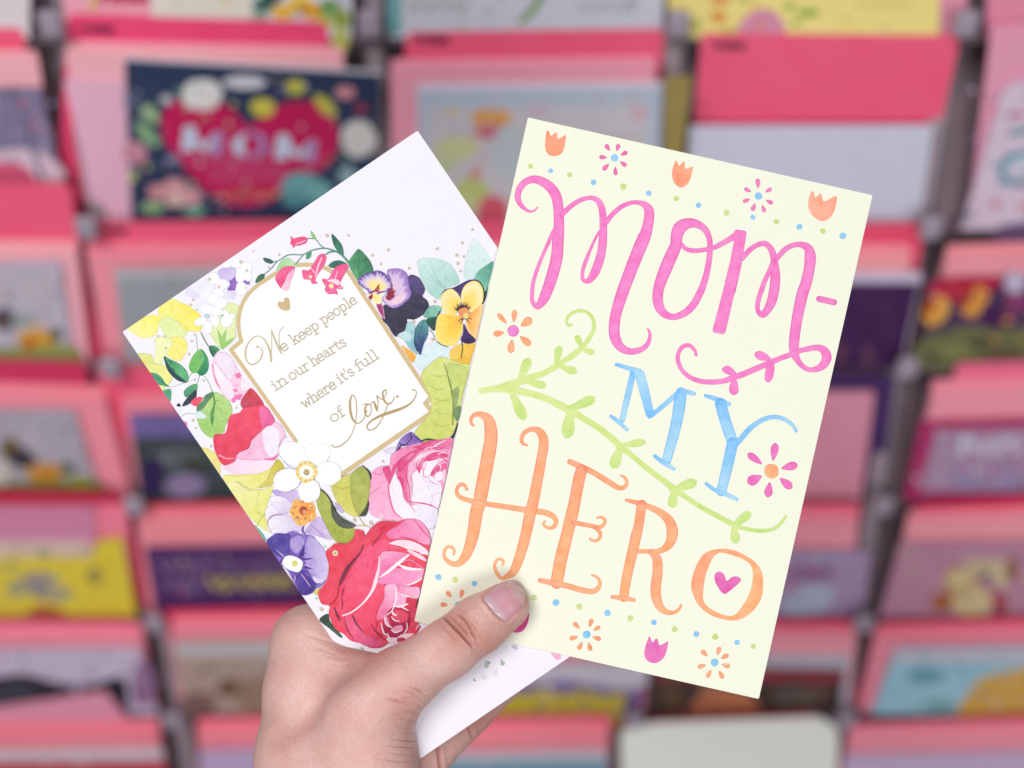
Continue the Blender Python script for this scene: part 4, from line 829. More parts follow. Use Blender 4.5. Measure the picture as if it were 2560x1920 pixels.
A.begin("printed_rose", M_print, "big crimson rose")
P('L6', (231, 66, 88), (690, 640), (740, 582), (800, 540), (900, 546), (972, 480), (980, 410), (1062, 420), (1080, 470), (1150, 380), (1252, 320), (1400, 330), (1500, 300), (1640, 330), (1722, 480), (1690, 700), (1652, 900), (1602, 1080), (1592, 1200), (1600, 1330), (1620, 1360), (1590, 1420), (1500, 1500), (1380, 1522), (1300, 1530), (1232, 1572), (1120, 1572), (1060, 1530), (1000, 1522), (932, 1500), (870, 1440), (780, 1380), (720, 1240), (732, 1160), (650, 1140), (615, 1030), (660, 970), (712, 880), (722, 760), n=4, grad=G('L6', (760, 640), (238, 74, 104), (1300, 1400)), edge=((206, 44, 70), 1.2))
P('L6', (240, 118, 172), (1290, 432), (1400, 372), (1500, 302), (1642, 332), (1722, 480), (1700, 562), (1500, 500), (1330, 502), n=4, grad=G('L6', (1320, 450), (247, 156, 198), (1600, 360)))
P('L6', (234, 74, 100), (1080, 500), (1150, 390), (1260, 330), (1400, 335), (1300, 430), (1150, 540), (1080, 600), grad=G('L6', (1120, 520), (222, 50, 84), (1300, 360)))
P('L6', (243, 86, 124), (905, 872), (960, 762), (1060, 602), (1152, 542), (1300, 500), (1402, 560), (1452, 602), (1232, 640), (1222, 860), (1152, 1012), (1062, 1120), (880, 1262), (830, 1182), (830, 1002), n=4, grad=G('L6', (1100, 640), (240, 78, 112), (900, 1200)))
P('L6', (242, 84, 116), (1080, 1102), (1200, 922), (1282, 962), (1282, 1040), (1202, 1200), (1182, 1312), (1202, 1482), (1080, 1432), (982, 1302), (962, 1240), n=4, grad=G('L6', (1200, 960), (236, 70, 104), (1120, 1420)))
P('L6', (236, 92, 128), (880, 1262), (960, 1245), (990, 1310), (1080, 1440), (1240, 1500), (1230, 1560), (1100, 1560), (960, 1480), (880, 1380), grad=G('L6', (900, 1280), (228, 90, 144), (1180, 1540)))
P('L6', (247, 158, 200), (1230, 652), (1330, 620), (1480, 640), (1512, 660), (1402, 742), (1232, 880), grad=G('L6', (1250, 660), (240, 120, 176), (1300, 800)))
P('L6', (248, 164, 206), (1200, 932), (1240, 880), (1402, 752), (1520, 700), (1640, 780), (1662, 790), (1632, 900), (1492, 962), (1372, 952), n=4, grad=G('L6', (1560, 760), (240, 130, 186), (1260, 920)))
P('L6', (249, 186, 218), (1280, 962), (1382, 950), (1392, 1080), (1332, 1232), (1202, 1292), (1222, 1180), (1270, 1080), grad=G('L6', (1340, 970), (240, 124, 170), (1230, 1260)))
P('L6', (245, 146, 194), (1390, 962), (1500, 970), (1612, 980), (1602, 1082), (1492, 1062), (1390, 1032), grad=G('L6', (1400, 980), (250, 190, 220), (1580, 1060)))
P('L6', (248, 176, 214), (1390, 1052), (1492, 1062), (1502, 1140), (1382, 1162)); P('L6', (210, 50, 84), (1500, 1070), (1600, 1090), (1590, 1200), (1560, 1300), (1500, 1240), (1480, 1170), grad=G('L6', (1520, 1080), (226, 70, 104), (1560, 1280)))
P('L6', (196, 42, 82), (1340, 1180), (1430, 1160), (1520, 1220), (1520, 1340), (1480, 1420), (1400, 1490), (1320, 1470), (1260, 1380), (1270, 1280), n=4, grad=G('L6', (1400, 1200), (176, 34, 84), (1400, 1470)))
P('L6', (234, 80, 112), (1350, 1230), (1420, 1200), (1490, 1230), (1500, 1300), (1420, 1330), (1360, 1300)); P('L6', (247, 160, 196), (1340, 1390), (1390, 1420), (1450, 1400), (1440, 1350), (1380, 1360)); P('L6', (246, 150, 190), (1270, 1280), (1290, 1260), (1320, 1330), (1330, 1370), (1290, 1350))
P('L6', (249, 214, 228), (1290, 1480), (1330, 1470), (1400, 1470), (1440, 1440), (1520, 1430), (1560, 1440), (1500, 1480), (1440, 1510), (1380, 1520), (1320, 1520)); P('L6', (190, 40, 84), (1400, 1480), (1450, 1470), (1480, 1490), (1430, 1510), (1395, 1510))
P('L6', (252, 226, 240), (1325, 540), (1430, 508), (1560, 528), (1682, 600), (1702, 660), (1620, 632), (1480, 590), (1400, 560)); P('L6', (250, 216, 234), (1490, 612), (1600, 640), (1670, 690), (1680, 720), (1590, 680))
W_ = (255, 240, 246)
for pts in (((1220, 675, 10), (1215, 780, 20), (1188, 900, 36), (1150, 1010, 28), (1062, 1130, 18), (950, 1220, 16), (858, 1256, 14)), ((1516, 655, 14), (1430, 720, 32), (1322, 810, 30), (1222, 880, 10)), ((1400, 750, 12), (1500, 790, 30), (1640, 800, 12)), ((1490, 960, 8), (1570, 930, 16), (1640, 890, 10)), ((1362, 1160, 10), (1430, 1165, 20), (1500, 1140, 12)), ((1430, 1160, 8), (1460, 1180, 14), (1510, 1205, 6)), ((1345, 1210, 8), (1360, 1240, 18), (1390, 1250, 10)), ((1340, 1265, 6), (1370, 1300, 12), (1420, 1310, 8)), ((1240, 1330, 8), (1262, 1420, 14), (1290, 1445, 10)), ((1270, 1270, 8), (1290, 1340, 16), (1340, 1370, 12)), ((1340, 1395, 10), (1380, 1420, 16), (1440, 1400, 10)), ((1490, 1320, 6), (1495, 1380, 12), (1465, 1430, 10)), ((1330, 1500, 10), (1310, 1460, 14), (1300, 1430, 8)), ((1580, 1390, 6), (1610, 1350, 10)), ((1380, 955, 8), (1390, 1060, 16), (1350, 1200, 10), (1290, 1250, 8)), ((1395, 1030, 5), (1490, 1062, 10), (1590, 1085, 6)), ((1320, 545, 6), (1440, 570, 9), (1580, 640, 6))):
    ST('L6', W_ if len(pts) < 6 else (254, 224, 234), *pts)
for pts, c in ((((1062, 560, 10), (1030, 640, 16), (960, 722, 24), (900, 800, 40), (850, 900, 36), (825, 960, 14)), (128, 40, 74)), (((780, 1180, 10), (800, 1240, 24), (830, 1300, 18)), (120, 40, 66)), (((850, 1060, 6), (856, 1140, 14), (850, 1200, 6)), (140, 40, 60)), (((880, 1280, 8), (900, 1380, 14), (960, 1480, 10)), (160, 40, 66)), (((960, 1260, 20), (990, 1330, 22), (1060, 1420, 10)), (136, 44, 74)), (((1250, 440, 8), (1200, 500, 20), (1150, 570, 10)), (176, 40, 72)), (((820, 960, 6), (800, 1080, 10), (720, 1160, 6)), (178, 40, 60)), (((1200, 1310, 6), (1190, 1420, 10), (1290, 1500, 14)), (176, 30, 66)), (((1600, 1100, 12), (1580, 1180, 8)), (60, 30, 40)), (((880, 960, 6), (860, 1020, 14), (850, 1090, 6)), (170, 40, 64)), (((1150, 1340, 6), (1170, 1400, 12), (1250, 1450, 8)), (160, 30, 60)), (((1420, 480, 6), (1540, 500, 10), (1660, 560, 8)), (226, 80, 140)), (((1560, 300, 6), (1650, 420, 12), (1720, 490, 6)), (222, 70, 136))):
    ST('L6', c, *pts)

A.begin("gold_dots", M_foil)
for t, x, y, r in [('L2', a, b, 17) for a, b in ((70, 113), (283, 113), (675, 255), (519, 308), (603, 393), (883, 437), (1160, 245), (1407, 187), (1507, 55), (1354, 308), (1421, 320), (1363, 388), (1389, 465), (1135, 765), (927, 960), (1112, 1140))] + \
        [('L3', a, b, 14) for a, b in ((722, 195), (700, 245), (760, 292), (376, 555), (440, 558), (740, 540), (709, 603), (455, 672), (683, 733), (828, 992), (740, 985), (722, 1385), (752, 1462), (1152, 1262), (900, 1640))] + [('L1', 245, 375, 16), ('L1', 370, 270, 11), ('L1', 625, 303, 15), ('L1', 305, 460, 13), ('L1', 525, 430, 11)] + \
        [('L4', 860, 1080, 15)] + [('L6', a, b, 19) for a, b in ((975, 313), (1137, 343), (648, 1195), (1038, 1588))]:
    q = T(t, (x, y))[0]; A.disc(q[0], q[1], r / K * random.uniform(.85, 1.1), (206, 194, 172), wob=.2)
q = T('L6', (785, 640))[0]; A.disc(q[0], q[1], 7, (238, 232, 200)); A.disc(q[0], q[1], 4.6, (196, 186, 120))
q = T('L6', (1240, 275))[0]; A.disc(q[0], q[1], 6, (250, 226, 232)); A.disc(q[0], q[1], 4, (246, 196, 214))
A.begin("sage_dots", M_print)
for x, y, r, c in ((1170, 640, 34, (186, 198, 188)), (1190, 622, 20, (158, 176, 162)), (1330, 625, 26, (168, 184, 170)), (1318, 600, 14, (154, 174, 154)), (1450, 465, 34, (206, 200, 218)), (1050, 788, 18, (190, 180, 196)), (1260, 720, 46, (226, 228, 232)), (1150, 760, 40, (224, 226, 230))):
    q = T('H', (x, y))[0]; A.disc(q[0], q[1], r / K, c, tuple(min(255, v + 20) for v in c), ry=r * .8 / K, ang=random.random() * 3, wob=.5)
P('H', (246, 176, 214), (1810, 520), (1880, 500), (1905, 575), (1860, 590), (1830, 560))
A.flush()
# ------------------------------------------------------------------ the stepped card rack behind
ROWY = {0: -230, 1: 35, 2: 480, 3: 785, 4: 1085, 5: 1340, 6: 1552, 7: 1760}      # top edge of each tier's divider cards (photo, 2212 px wide)
KSTEP = 0.022 / 0.125                                                           # each tier stands this much further forward per drop
P0 = CAM + FWD * 0.90
def slope_hit(py):
    d = ray(1280, py)
    s_ = Vector((0, -KSTEP, -1)); n = Vector((0, 1, -KSTEP))
    return CAM + d * ((P0 - CAM).dot(n) / d.dot(n))
ROW = {r: slope_hit(y * 1.1573) for r, y in ROWY.items()}
SHELF = {r: ROW[r + 1].z - 0.020 for r in range(7)}
XA, YA, ZA = Vector((1, 0, 0)), Vector((0, 1, 0)), Vector((0, 0, 1))

def round_poly(P, r, seg=3):
    out = []; m = len(P)
    for i in range(m):
        a, b, c = (np.array(P[(i + k) % m], float) for k in (-1, 0, 1))
        u, v = a - b, c - b; lu, lv = np.linalg.norm(u), np.linalg.norm(v)
        k = min(r, lu * .4, lv * .4)
        p, q = b + u / lu * k, b + v / lv * k
        for s in range(seg + 1):
            t = s / seg; out.append(tuple((1 - t) ** 2 * p + 2 * t * (1 - t) * b + t * t * q))
    return out

def gain(c):
    r, g, b = c; sat = (max(c) - min(c)) / 255                      # white boards are greyish, the coloured ones fully printed
    k = 1.0 + 0.12 * min(1, sat * 2.2)
    return tuple(min(252, v * k + 2) for v in c)
def sheet_item(name, label, cat, group, row, off, poly, col, thick=0.0012, radius=0.0015, edge=None, foot=True):
    """stands upright on tier `row`, `off` metres behind the tier's front; poly is its outline as seen, last two points are its foot"""
    y = ROW[row].y + off
    sh0 = Sheet((0, y, 0), XA, ZA, -YA)
    P = [np.array(sh0.at(px * 1.1573, py * 1.1573)) for px, py in poly]
    if foot:
        zf = SHELF[row]
        for i, j in ((-2, -3), (-1, 0)):
            a, b = P[i], P[j]; t = (zf - b[1]) / min(-1e-4, a[1] - b[1]); P[i] = np.array((b[0] + (a[0] - b[0]) * t, zf))
    cx, cz = sum(p[0] for p in P) / len(P), min(p[1] for p in P)
    sh = Sheet((cx, y, cz), XA, ZA, -YA)
    out = round_poly([(p[0] - cx, p[1] - cz) for p in P], radius)
    col = gain(col); edge = gain(edge) if edge else None
    o = slab(name, out[::-1] if _area(out) < 0 else out, -thick, 0, M_bgpaper, col, None, edge)
    m = sh.rot.to_4x4(); m.translation = sh.o; o.matrix_world = m
    tag(o, label, cat, group)
    art = Art(sh, o, 3e-5); art.STEP = 3e-5
    return o, sh, art
def _area(P): return sum(P[i][0] * P[(i + 1) % len(P)][1] - P[(i + 1) % len(P)][0] * P[i][1] for i in range(len(P)))

HD, COR, LPK = (222, 84, 116), (255, 170, 180), (228, 172, 196)
DARKTX = (96, 30, 54)
def header(row, poly, label, col=HD, text=None):
    o, sh, a = sheet_item("divider_card", label, "divider card", "red divider cards in the rack", row, 0.0135, poly, col, 0.001, 0.006)
    if text:
        a.begin("lettering", M_bgpaper)
        x0, x1, y = text
        a.text("Mother", (x0 * 1.1573, y * 1.1573), (x1 * 1.1573, y * 1.1573), 12.5, 5.2, DARKTX); a.flush()
ORD = {1: [""], 2: ["front", "back"], 3: ["front", "middle", "rearmost"], 4: ["front", "second", "third", "rearmost"]}
def envelopes(row, poly, n, rise, where, col=COR, off=0.0042):
    g = "envelopes " + where
    for i in range(n):
        k = rise * i / max(1, n - 1) if n > 1 else 0
        jx = random.uniform(-3, 3)
        q = [(x + jx, y - k) for x, y in poly]
        c = tuple(int(v * random.uniform(.97, 1.0)) for v in col)
        lab = ORD[n][i] + " pink envelope of the stack " + where if n > 1 else "single pale pink envelope " + where
        o, sh, a = sheet_item("envelope", lab, "envelope", g if n > 1 else None, row, off + 0.0026 * i, q, c, 0.0024, 0.002)
def card(row, poly, label, col, off=0.0006, art=(), edge=None, thick=0.0014):
    o, sh, a = sheet_item("greeting_card", label, "greeting card", "greeting cards in the rack", row, off, poly, col, thick, 0.0012, edge)
    if art:
        for part in art:
            name, shapes = part
            a.begin(name, M_bgpaper)
            for s in shapes:
                k = s[0]
                if name == 'lettering' and a.cur['f']: a.begin(name, M_bgpaper)
                if k == 'e': a.disc(s[1] * 1.1573, s[2] * 1.1573, s[3] * 1.1573, s[5], ry=s[4] * 1.1573, ang=s[6] if len(s) > 6 else 0, wob=.12)
                elif k == 'p': a.poly(T('V', *s[2]), s[1], smooth=True, n=4)
                elif k == 'q': a.poly(T('V', *s[2]), s[1], smooth=False)
                elif k == 's': a.stroke(T('V', *s[2]), s[1], n=4)
            a.flush()
        # small busy print between the main shapes, in the card's own colours
        xs, ys = [p[0] for p in poly], [p[1] for p in poly]; xs = [max(-40, min(xs)), min(2250, max(xs))]
        pal = [s[5] if s[0] == 'e' else s[1] for _, sh_ in art for s in sh_] + [tuple(min(255, v + 30) for v in col), tuple(max(0, v - 34) for v in col)]
        y0, y1 = sorted(ys)[1] + 10, max(-20, sorted(ys)[-1] - 34)
        if y1 > y0 + 10 and sum(len(sh_) for _, sh_ in art) < 60:
            a.begin("printed_specks", M_bgpaper)
            for _ in range(34):
                u = random.random(); w = (xs[1] - xs[0])
                a.disc((xs[0] + w * (.1 + .8 * u)) * 1.1573, random.uniform(y0, y1) * 1.1573, random.uniform(3, 11), random.choice(pal), ry=random.uniform(2, 6), ang=random.random() * 3)
            o = a.flush()
            if o: o['kind'] = 'stuff'
    return a
def squig(x, y, w, h, n, lw, col):
    return ('s', col, [(x + w * i / n, y + h * (0.5 if i % 2 else -0.5) * (0.6 + .4 * random.random()), lw) for i in range(n + 1)])

# tier 0 (cut by the top of the frame)
card(0, [(-60, -200), (66, -200), (64, 75), (-60, 75)], "plain off-white card in the top left corner", (226, 214, 222))
card(0, [(128, -190), (330, -190), (330, 110), (140, 110)], "pink card with a red band at the top, left of the yellow pansies card", (232, 160, 180), 0.004, [("printed_band", [('q', (206, 30, 74), [(205, -60), (322, -60), (322, 8), (214, 6)]), ('q', (226, 190, 120), [(196, -60), (212, -60), (208, 25), (196, 22)])])])
card(0, [(322, -190), (764, -190), (757, 170), (330, 170)], "card with a cream panel and yellow pansies in the top row", (226, 226, 236), 0.0006,
     [("printed_panel", [('q', (238, 230, 216), [(328, -80), (546, -80), (544, 60), (330, 60)])]),
      ("printed_flowers", [('e', 570, 10, 26, 18, (70, 110, 100)), ('e', 590, -10, 22, 16, (40, 60, 60)), ('e', 612, 26, 26, 16, (246, 190, 60)), ('e', 650, 8, 30, 22, (250, 206, 90)), ('e', 676, 24, 26, 18, (240, 170, 50)), ('e', 652, 22, 9, 8, (150, 80, 30)), ('e', 712, 18, 22, 22, (110, 160, 90)), ('e', 738, 40, 20, 24, (150, 170, 80)), ('e', 700, 50, 20, 16, (206, 206, 90)), ('e', 735, 88, 18, 30, (196, 200, 96)), ('e', 725, 130, 18, 18, (180, 176, 84)), ('e', 560, 40, 20, 12, (140, 180, 150)), ('e', 742, -5, 14, 16, (200, 200, 220))])])
card(0, [(832, -190), (1436, -190), (1432, 110), (838, 110)], "pale grey card with a green stem and grey script", (208, 208, 222), 0.0006, [("printed_stem", [('s', (120, 160, 90), [(1180, -30, 14), (1155, 15, 16), (1125, 48, 12)])]), ("printed_band", [('q', (120, 176, 182), [(832, -100), (866, -100), (868, 75), (838, 75)])]), ("lettering", [squig(1250, 15, 120, 34, 9, 4, (150, 152, 168)), squig(880, 10, 130, 40, 8, 7, (172, 164, 166))])])
card(0, [(1448, -190), (2034, -190), (2022, 330), (1434, 330)], "yellow card with orange and pink flowers in the top row", (226, 208, 128), 0.0006,
     [("printed_flowers", [('e', 1556, 0, 22, 10, (236, 140, 60)), ('e', 1552, 36, 18, 12, (236, 150, 60)), ('p', (226, 150, 178), [(1600, 72), (1605, 40), (1640, 20), (1675, 25), (1695, 72)]), ('e', 1642, 56, 10, 7, (238, 140, 110)), ('e', 1745, 28, 26, 8, (130, 176, 60)), ('e', 1705, 14, 12, 9, (160, 190, 90)), ('e', 1720, 50, 10, 8, (170, 190, 90)), ('e', 1505, 50, 8, 12, (160, 180, 80)), ('e', 1570, 68, 12, 8, (190, 190, 70)), ('e', 1608, -10, 9, 16, (160, 180, 80))]), ("lettering", [squig(1850, 10, 120, 16, 9, 4, (212, 178, 112))])])
envelopes(0, [(1960, -190), (2104, -190), (2082, 90), (1960, 90)], 1, 0, "beside the yellow flowered card", (228, 150, 172), 0.006)
card(0, [(2138, -190), (2300, -190), (2300, 46), (2130, 58)], "dusty pink card in the top right corner", (214, 130, 156))
# tier 1
header(1, [(-60, 60), (50, 60), (60, 140), (-60, 140)], "red divider card at the left edge, above the grey mauve card")
header(1, [(147, 31), (708, 47), (712, 140), (140, 140)], "red divider card above the navy heart card", (226, 66, 112), (176, 250, 70))
header(1, [(878, 69), (1436, 61), (1430, 160), (870, 160)], "red divider card above the pale blue card with a flower basket", HD, (898, 972, 92))
header(1, [(1514, 71), (2076, 76), (2025, 300), (1497, 300)], "tall red divider card above the blank white card", HD, (1542, 1612, 105))
envelopes(1, [(-60, 124), (80, 124), (96, 240), (-60, 240)], 3, 14, "above the grey mauve card at the left edge")
envelopes(1, [(141, 116), (742, 128), (735, 480), (200, 480)], 4, 26, "behind the navy heart card")
envelopes(1, [(140, 172), (700, 184), (700, 485), (212, 485)], 1, 0, "left of the navy heart card", (232, 176, 198), 0.0026)
envelopes(1, [(843, 146), (1416, 138), (1405, 500), (850, 500)], 3, 16, "behind the pale blue card with a flower basket", (240, 152, 176))
envelopes(1, [(2140, 62), (2300, 52), (2300, 500), (2090, 470)], 2, 8, "behind the card with teal letters", (226, 152, 176))
card(1, [(-60, 190), (88, 190), (132, 392), (-60, 392)], "grey mauve card with a pink arch at the left edge", (128, 118, 150), 0.0006, [("printed_arch", [('p', (222, 196, 214), [(-50, 392), (-40, 335), (60, 322), (122, 350), (130, 392)]), ('p', (216, 92, 128), [(-50, 400), (-30, 360), (20, 348), (60, 365), (75, 400)]), ('s', (104, 96, 126), [(28, 190, 10), (55, 270, 9), (92, 390, 9)])])])
card(1, [(268, 124), (824, 154), (802, 480), (283, 480)], "white inner sheet standing just behind the navy heart card", (224, 220, 232), 0.0024)
card(1, [(269, 131), (821, 162), (800, 480), (284, 480)], "navy floral card with a big red MOM heart", (40, 52, 84), 0.0006,
     [("printed_heart", [('p', (202, 22, 90), [(538, 272), (500, 235), (450, 215), (385, 215), (350, 250), (352, 300), (385, 345), (430, 400), (490, 440), (535, 448), (590, 432), (660, 385), (715, 350), (732, 300), (720, 250), (680, 222), (620, 222), (570, 245)])]),
      ("printed_flowers", [('e', 436, 205, 44, 34, (234, 230, 230)), ('e', 528, 178, 48, 14, (220, 218, 228)), ('e', 568, 232, 27, 20, (216, 206, 80)), ('e', 638, 188, 22, 16, (206, 200, 80)), ('e', 702, 228, 32, 14, (210, 200, 80), .8), ('e', 775, 300, 38, 40, (226, 222, 220)), ('e', 324, 245, 26, 12, (176, 206, 150), .9), ('e', 318, 290, 34, 12, (150, 190, 140), .8), ('e', 292, 330, 26, 26, (206, 140, 160)), ('e', 378, 405, 26, 20, (222, 160, 170)), ('e', 345, 415, 26, 18, (216, 146, 160)), ('e', 410, 425, 28, 18, (222, 160, 170)), ('e', 378, 432, 18, 16, (230, 190, 190)), ('e', 330, 448, 26, 12, (150, 190, 140)), ('e', 420, 455, 24, 12, (130, 180, 160)), ('e', 650, 400, 44, 30, (110, 170, 176)), ('e', 690, 415, 30, 26, (120, 178, 180)), ('e', 640, 430, 30, 18, (90, 150, 160)), ('e', 745, 200, 22, 14, (226, 150, 160)), ('e', 360, 215, 14, 10, (200, 200, 206)), ('e', 280, 220, 14, 12, (110, 120, 150)), ('e', 286, 382, 10, 10, (180, 190, 90)), ('e', 372, 345, 14, 10, (130, 140, 170)), ('e', 750, 380, 20, 20, (150, 180, 190)), ('e', 612, 195, 12, 8, (120, 110, 140)), ('e', 780, 235, 14, 10, (170, 60, 90))] + [('e', random.uniform(285, 800), random.uniform(165, 465), random.uniform(3, 8), random.uniform(2, 5), random.choice([(150, 190, 150), (200, 206, 216), (90, 110, 150), (216, 150, 160), (206, 200, 120), (80, 130, 140)]), random.random() * 3) for _ in range(70)] + [('s', (130, 170, 140), [(300, 260, 4), (325, 240, 5), (345, 228, 3)]), ('s', (120, 170, 140), [(300, 320, 3), (330, 300, 5), (350, 310, 3)]), ('s', (130, 176, 150), [(760, 360, 4), (740, 340, 4), (735, 320, 3)])]),
      ("lettering", [('q', (206, 218, 244), [(398, 272), (424, 275), (418, 328), (391, 324)]), ('s', (206, 218, 244), [(408, 276, 12), (438, 318, 13), (468, 288, 9)]), ('q', (186, 150, 200), [(462, 283), (484, 286), (477, 337), (455, 334)]),
                     ('q', (206, 218, 244), [(530, 285), (512, 296), (500, 310), (504, 328), (520, 338), (536, 338), (526, 322), (528, 302)]), ('s', (176, 136, 196), [(532, 287, 7), (560, 294, 14), (570, 315, 18), (558, 334, 13), (534, 336, 7)]),
                     ('q', (206, 218, 244), [(600, 290), (628, 293), (620, 346), (592, 342)]), ('s', (206, 218, 244), [(612, 294, 12), (642, 336, 13), (672, 305, 9)]), ('q', (186, 146, 196), [(666, 300), (688, 304), (680, 354), (656, 350)]),
                     squig(400, 340, 180, 14, 18, 4, (206, 90, 140)), squig(450, 362, 165, 16, 16, 5, (208, 96, 146)), squig(450, 384, 160, 16, 14, 5, (208, 96, 146)), squig(480, 420, 110, 16, 10, 6, (210, 110, 80))])])
card(1, [(899, 182), (1434, 176), (1420, 490), (908, 490)], "white top sheet behind the pale blue card with a flower basket", (226, 214, 228), 0.0024)
card(1, [(900, 197), (1434, 190), (1420, 490), (909, 490)], "pale blue card with an orange flower basket", (186, 196, 216), 0.0006,
     [("printed_flowers", [('q', (212, 206, 214), [(925, 232), (1400, 225), (1390, 490), (930, 490)]), ('e', 1062, 255, 44, 20, (236, 170, 96)), ('e', 1065, 285, 42, 16, (214, 110, 140)), ('e', 985, 320, 45, 24, (212, 216, 160)), ('e', 960, 350, 30, 20, (206, 212, 170)), ('e', 1025, 375, 12, 14, (220, 140, 110)), ('e', 1020, 410, 40, 22, (200, 212, 130)), ('e', 1000, 440, 40, 20, (206, 214, 150)), ('e', 1065, 455, 34, 34, (222, 100, 120)), ('e', 978, 240, 10, 8, (232, 196, 140)), ('e', 1160, 235, 24, 6, (222, 180, 200)), ('e', 1100, 330, 40, 60, (200, 208, 216)), ('e', 1380, 245, 16, 14, (220, 180, 190))]), ("lettering", [squig(1280, 300, 100, 20, 8, 4, (190, 150, 160))])])
card(1, [(1489, 272), (2016, 271), (1985, 490), (1480, 490)], "blank white card below the tall red divider card", (206, 206, 226))
card(1, [(2164, 200), (2190, 178), (2300, 165), (2300, 510), (2072, 510)], "tilted lilac card with teal letters at the right edge", (216, 196, 216), 0.0006, [("lettering", [('s', (70, 150, 160), [(2190, 285, 12), (2215, 282, 12), (2240, 270, 12)]), ('s', (70, 150, 165), [(2220, 330, 10), (2180, 340, 14), (2165, 365, 14), (2175, 392, 14), (2230, 396, 14)]), ('e', 2205, 362, 26, 22, (206, 214, 232)), ('s', (206, 90, 140), [(2180, 250, 10), (2210, 246, 10)]), ('e', 2150, 442, 12, 9, (220, 120, 150)), ('e', 2215, 448, 14, 9, (220, 140, 160)), ('p', (110, 80, 130), [(2150, 505), (2170, 485), (2300, 478), (2300, 520), (2150, 520)])])])
card(1, [(1437, 165), (1494, 165), (1474, 340), (1434, 340)], "narrow olive yellow card in the gap left of the tall red divider card", (150, 132, 74), -0.011)  # stands in for the yellow card's lower side, its shade painted as olive
# tier 2
header(2, [(-60, 395), (150, 395), (172, 525), (-60, 525)], "red divider card above the left card with a yellow flower")
header(2, [(188, 480), (640, 477), (650, 560), (196, 560)], "red divider card under the navy heart card", HD, (206, 276, 504))
header(2, [(850, 478), (1442, 478), (1430, 560), (860, 560)], "red divider card in the gap between the two held cards")
header(2, [(1478, 482), (2002, 482), (1985, 570), (1478, 570)], "red divider card above the dark purple card", (214, 70, 102))
envelopes(2, [(-60, 548), (166, 548), (194, 800), (-60, 800)], 4, 26, "above the left card with a yellow flower")
envelopes(2, [(186, 552), (628, 546), (640, 790), (232, 790)], 4, 24, "behind the grey green card", (240, 138, 156))
envelopes(2, [(868, 550), (1422, 550), (1410, 790), (880, 790)], 3, 20, "in the gap between the two held cards")
envelopes(2, [(1480, 556), (1968, 556), (1945, 790), (1480, 790)], 4, 26, "behind the dark purple card", (246, 150, 160))
envelopes(2, [(2046, 556), (2300, 546), (2300, 790), (1985, 790)], 4, 24, "behind the card of orange tulips", (246, 150, 160))
card(2, [(-60, 570), (130, 567), (158, 780), (-60, 780)], "white card with a yellow flower over green leaves at the left edge", (190, 180, 198), 0.0006, [("printed_flower", [('e', 80, 735, 46, 26, (222, 160, 60)), ('e', 58, 730, 22, 16, (232, 180, 70)), ('e', 10, 690, 26, 24, (70, 60, 80)), ('p', (150, 156, 90), [(-60, 772), (-40, 755), (60, 750), (150, 745), (160, 790), (-60, 790)]), ('e', 122, 722, 14, 16, (80, 100, 90)), ('e', 50, 690, 30, 12, (150, 160, 150)), ('e', 62, 742, 16, 16, (196, 110, 40))])])
card(2, [(246, 582), (640, 575), (650, 790), (272, 790)], "grey green card with a white top edge", (158, 162, 170), 0.0006, [("printed_band", [('q', (196, 190, 198), [(247, 583), (640, 576), (641, 594), (249, 601)])])])
card(2, [(1480, 588), (1992, 588), (1950, 800), (1480, 800)], "lilac inner sheet behind the dark purple card", (206, 190, 216), 0.0022)
card(2, [(1480, 614), (1984, 614), (1945, 800), (1480, 800)], "dark purple card beside the yellow held card", (60, 26, 74), 0.0006, [("printed_pattern", [('e', 1875, 770, 12, 24, (100, 60, 84)), ('e', 1815, 765, 10, 26, (100, 60, 84)), ('e', 1915, 710, 8, 30, (70, 40, 84))])])
card(2, [(2008, 604), (2300, 594), (2300, 792), (1985, 792)], "dark card of orange tulips over green leaves", (74, 52, 84), 0.0006, [("printed_tulips", [('p', (190, 30, 70), [(2010, 610), (2060, 600), (2160, 600), (2140, 630), (2060, 650), (2010, 640)]), ('e', 2022, 670, 26, 36, (232, 168, 76), .5), ('e', 2105, 650, 28, 36, (232, 160, 70), .6), ('e', 2010, 660, 12, 26, (190, 90, 40), .4), ('e', 2090, 640, 12, 30, (180, 70, 40), .5), ('e', 2140, 680, 24, 26, (70, 28, 84)), ('p', (112, 112, 74), [(1990, 735), (2040, 715), (2100, 705), (2200, 710), (2300, 700), (2300, 800), (1985, 800)]), ('e', 2060, 760, 40, 20, (130, 134, 84)), ('e', 2120, 740, 30, 14, (90, 84, 60)), ('e', 2020, 775, 24, 12, (84, 92, 60)), ('e', 2170, 765, 40, 18, (106, 92, 70)), ('e', 2195, 610, 26, 24, (206, 190, 220)), ('e', 2200, 655, 26, 14, (150, 60, 120))])])
# tier 3
header(3, [(-60, 776), (180, 782), (200, 850), (-60, 850)], "dark red divider card above the left card with orange flowers", (190, 48, 88))
header(3, [(206, 790), (640, 788), (645, 860), (218, 860)], "red divider card above the violet topped card")
header(3, [(2066, 785), (2300, 778), (2300, 860), (2050, 860)], "red divider card above the magenta card with white letters", (216, 100, 132))
envelopes(3, [(-60, 856), (225, 866), (285, 1080), (-60, 1080)], 4, 30, "above the left card with orange flowers", (240, 140, 156))
envelopes(3, [(266, 872), (640, 866), (650, 1080), (302, 1080)], 3, 20, "behind the violet topped card", (236, 132, 150))
card(3, [(1480, 806), (1934, 812), (1905, 1085), (1480, 1085)], "dark violet card standing behind a plain pink envelope", (66, 40, 92), 0.010)
envelopes(3, [(1480, 850), (1888, 847), (1858, 1090), (1480, 1090)], 1, 0, "with a rounded corner right of the yellow held card", (214, 138, 160))
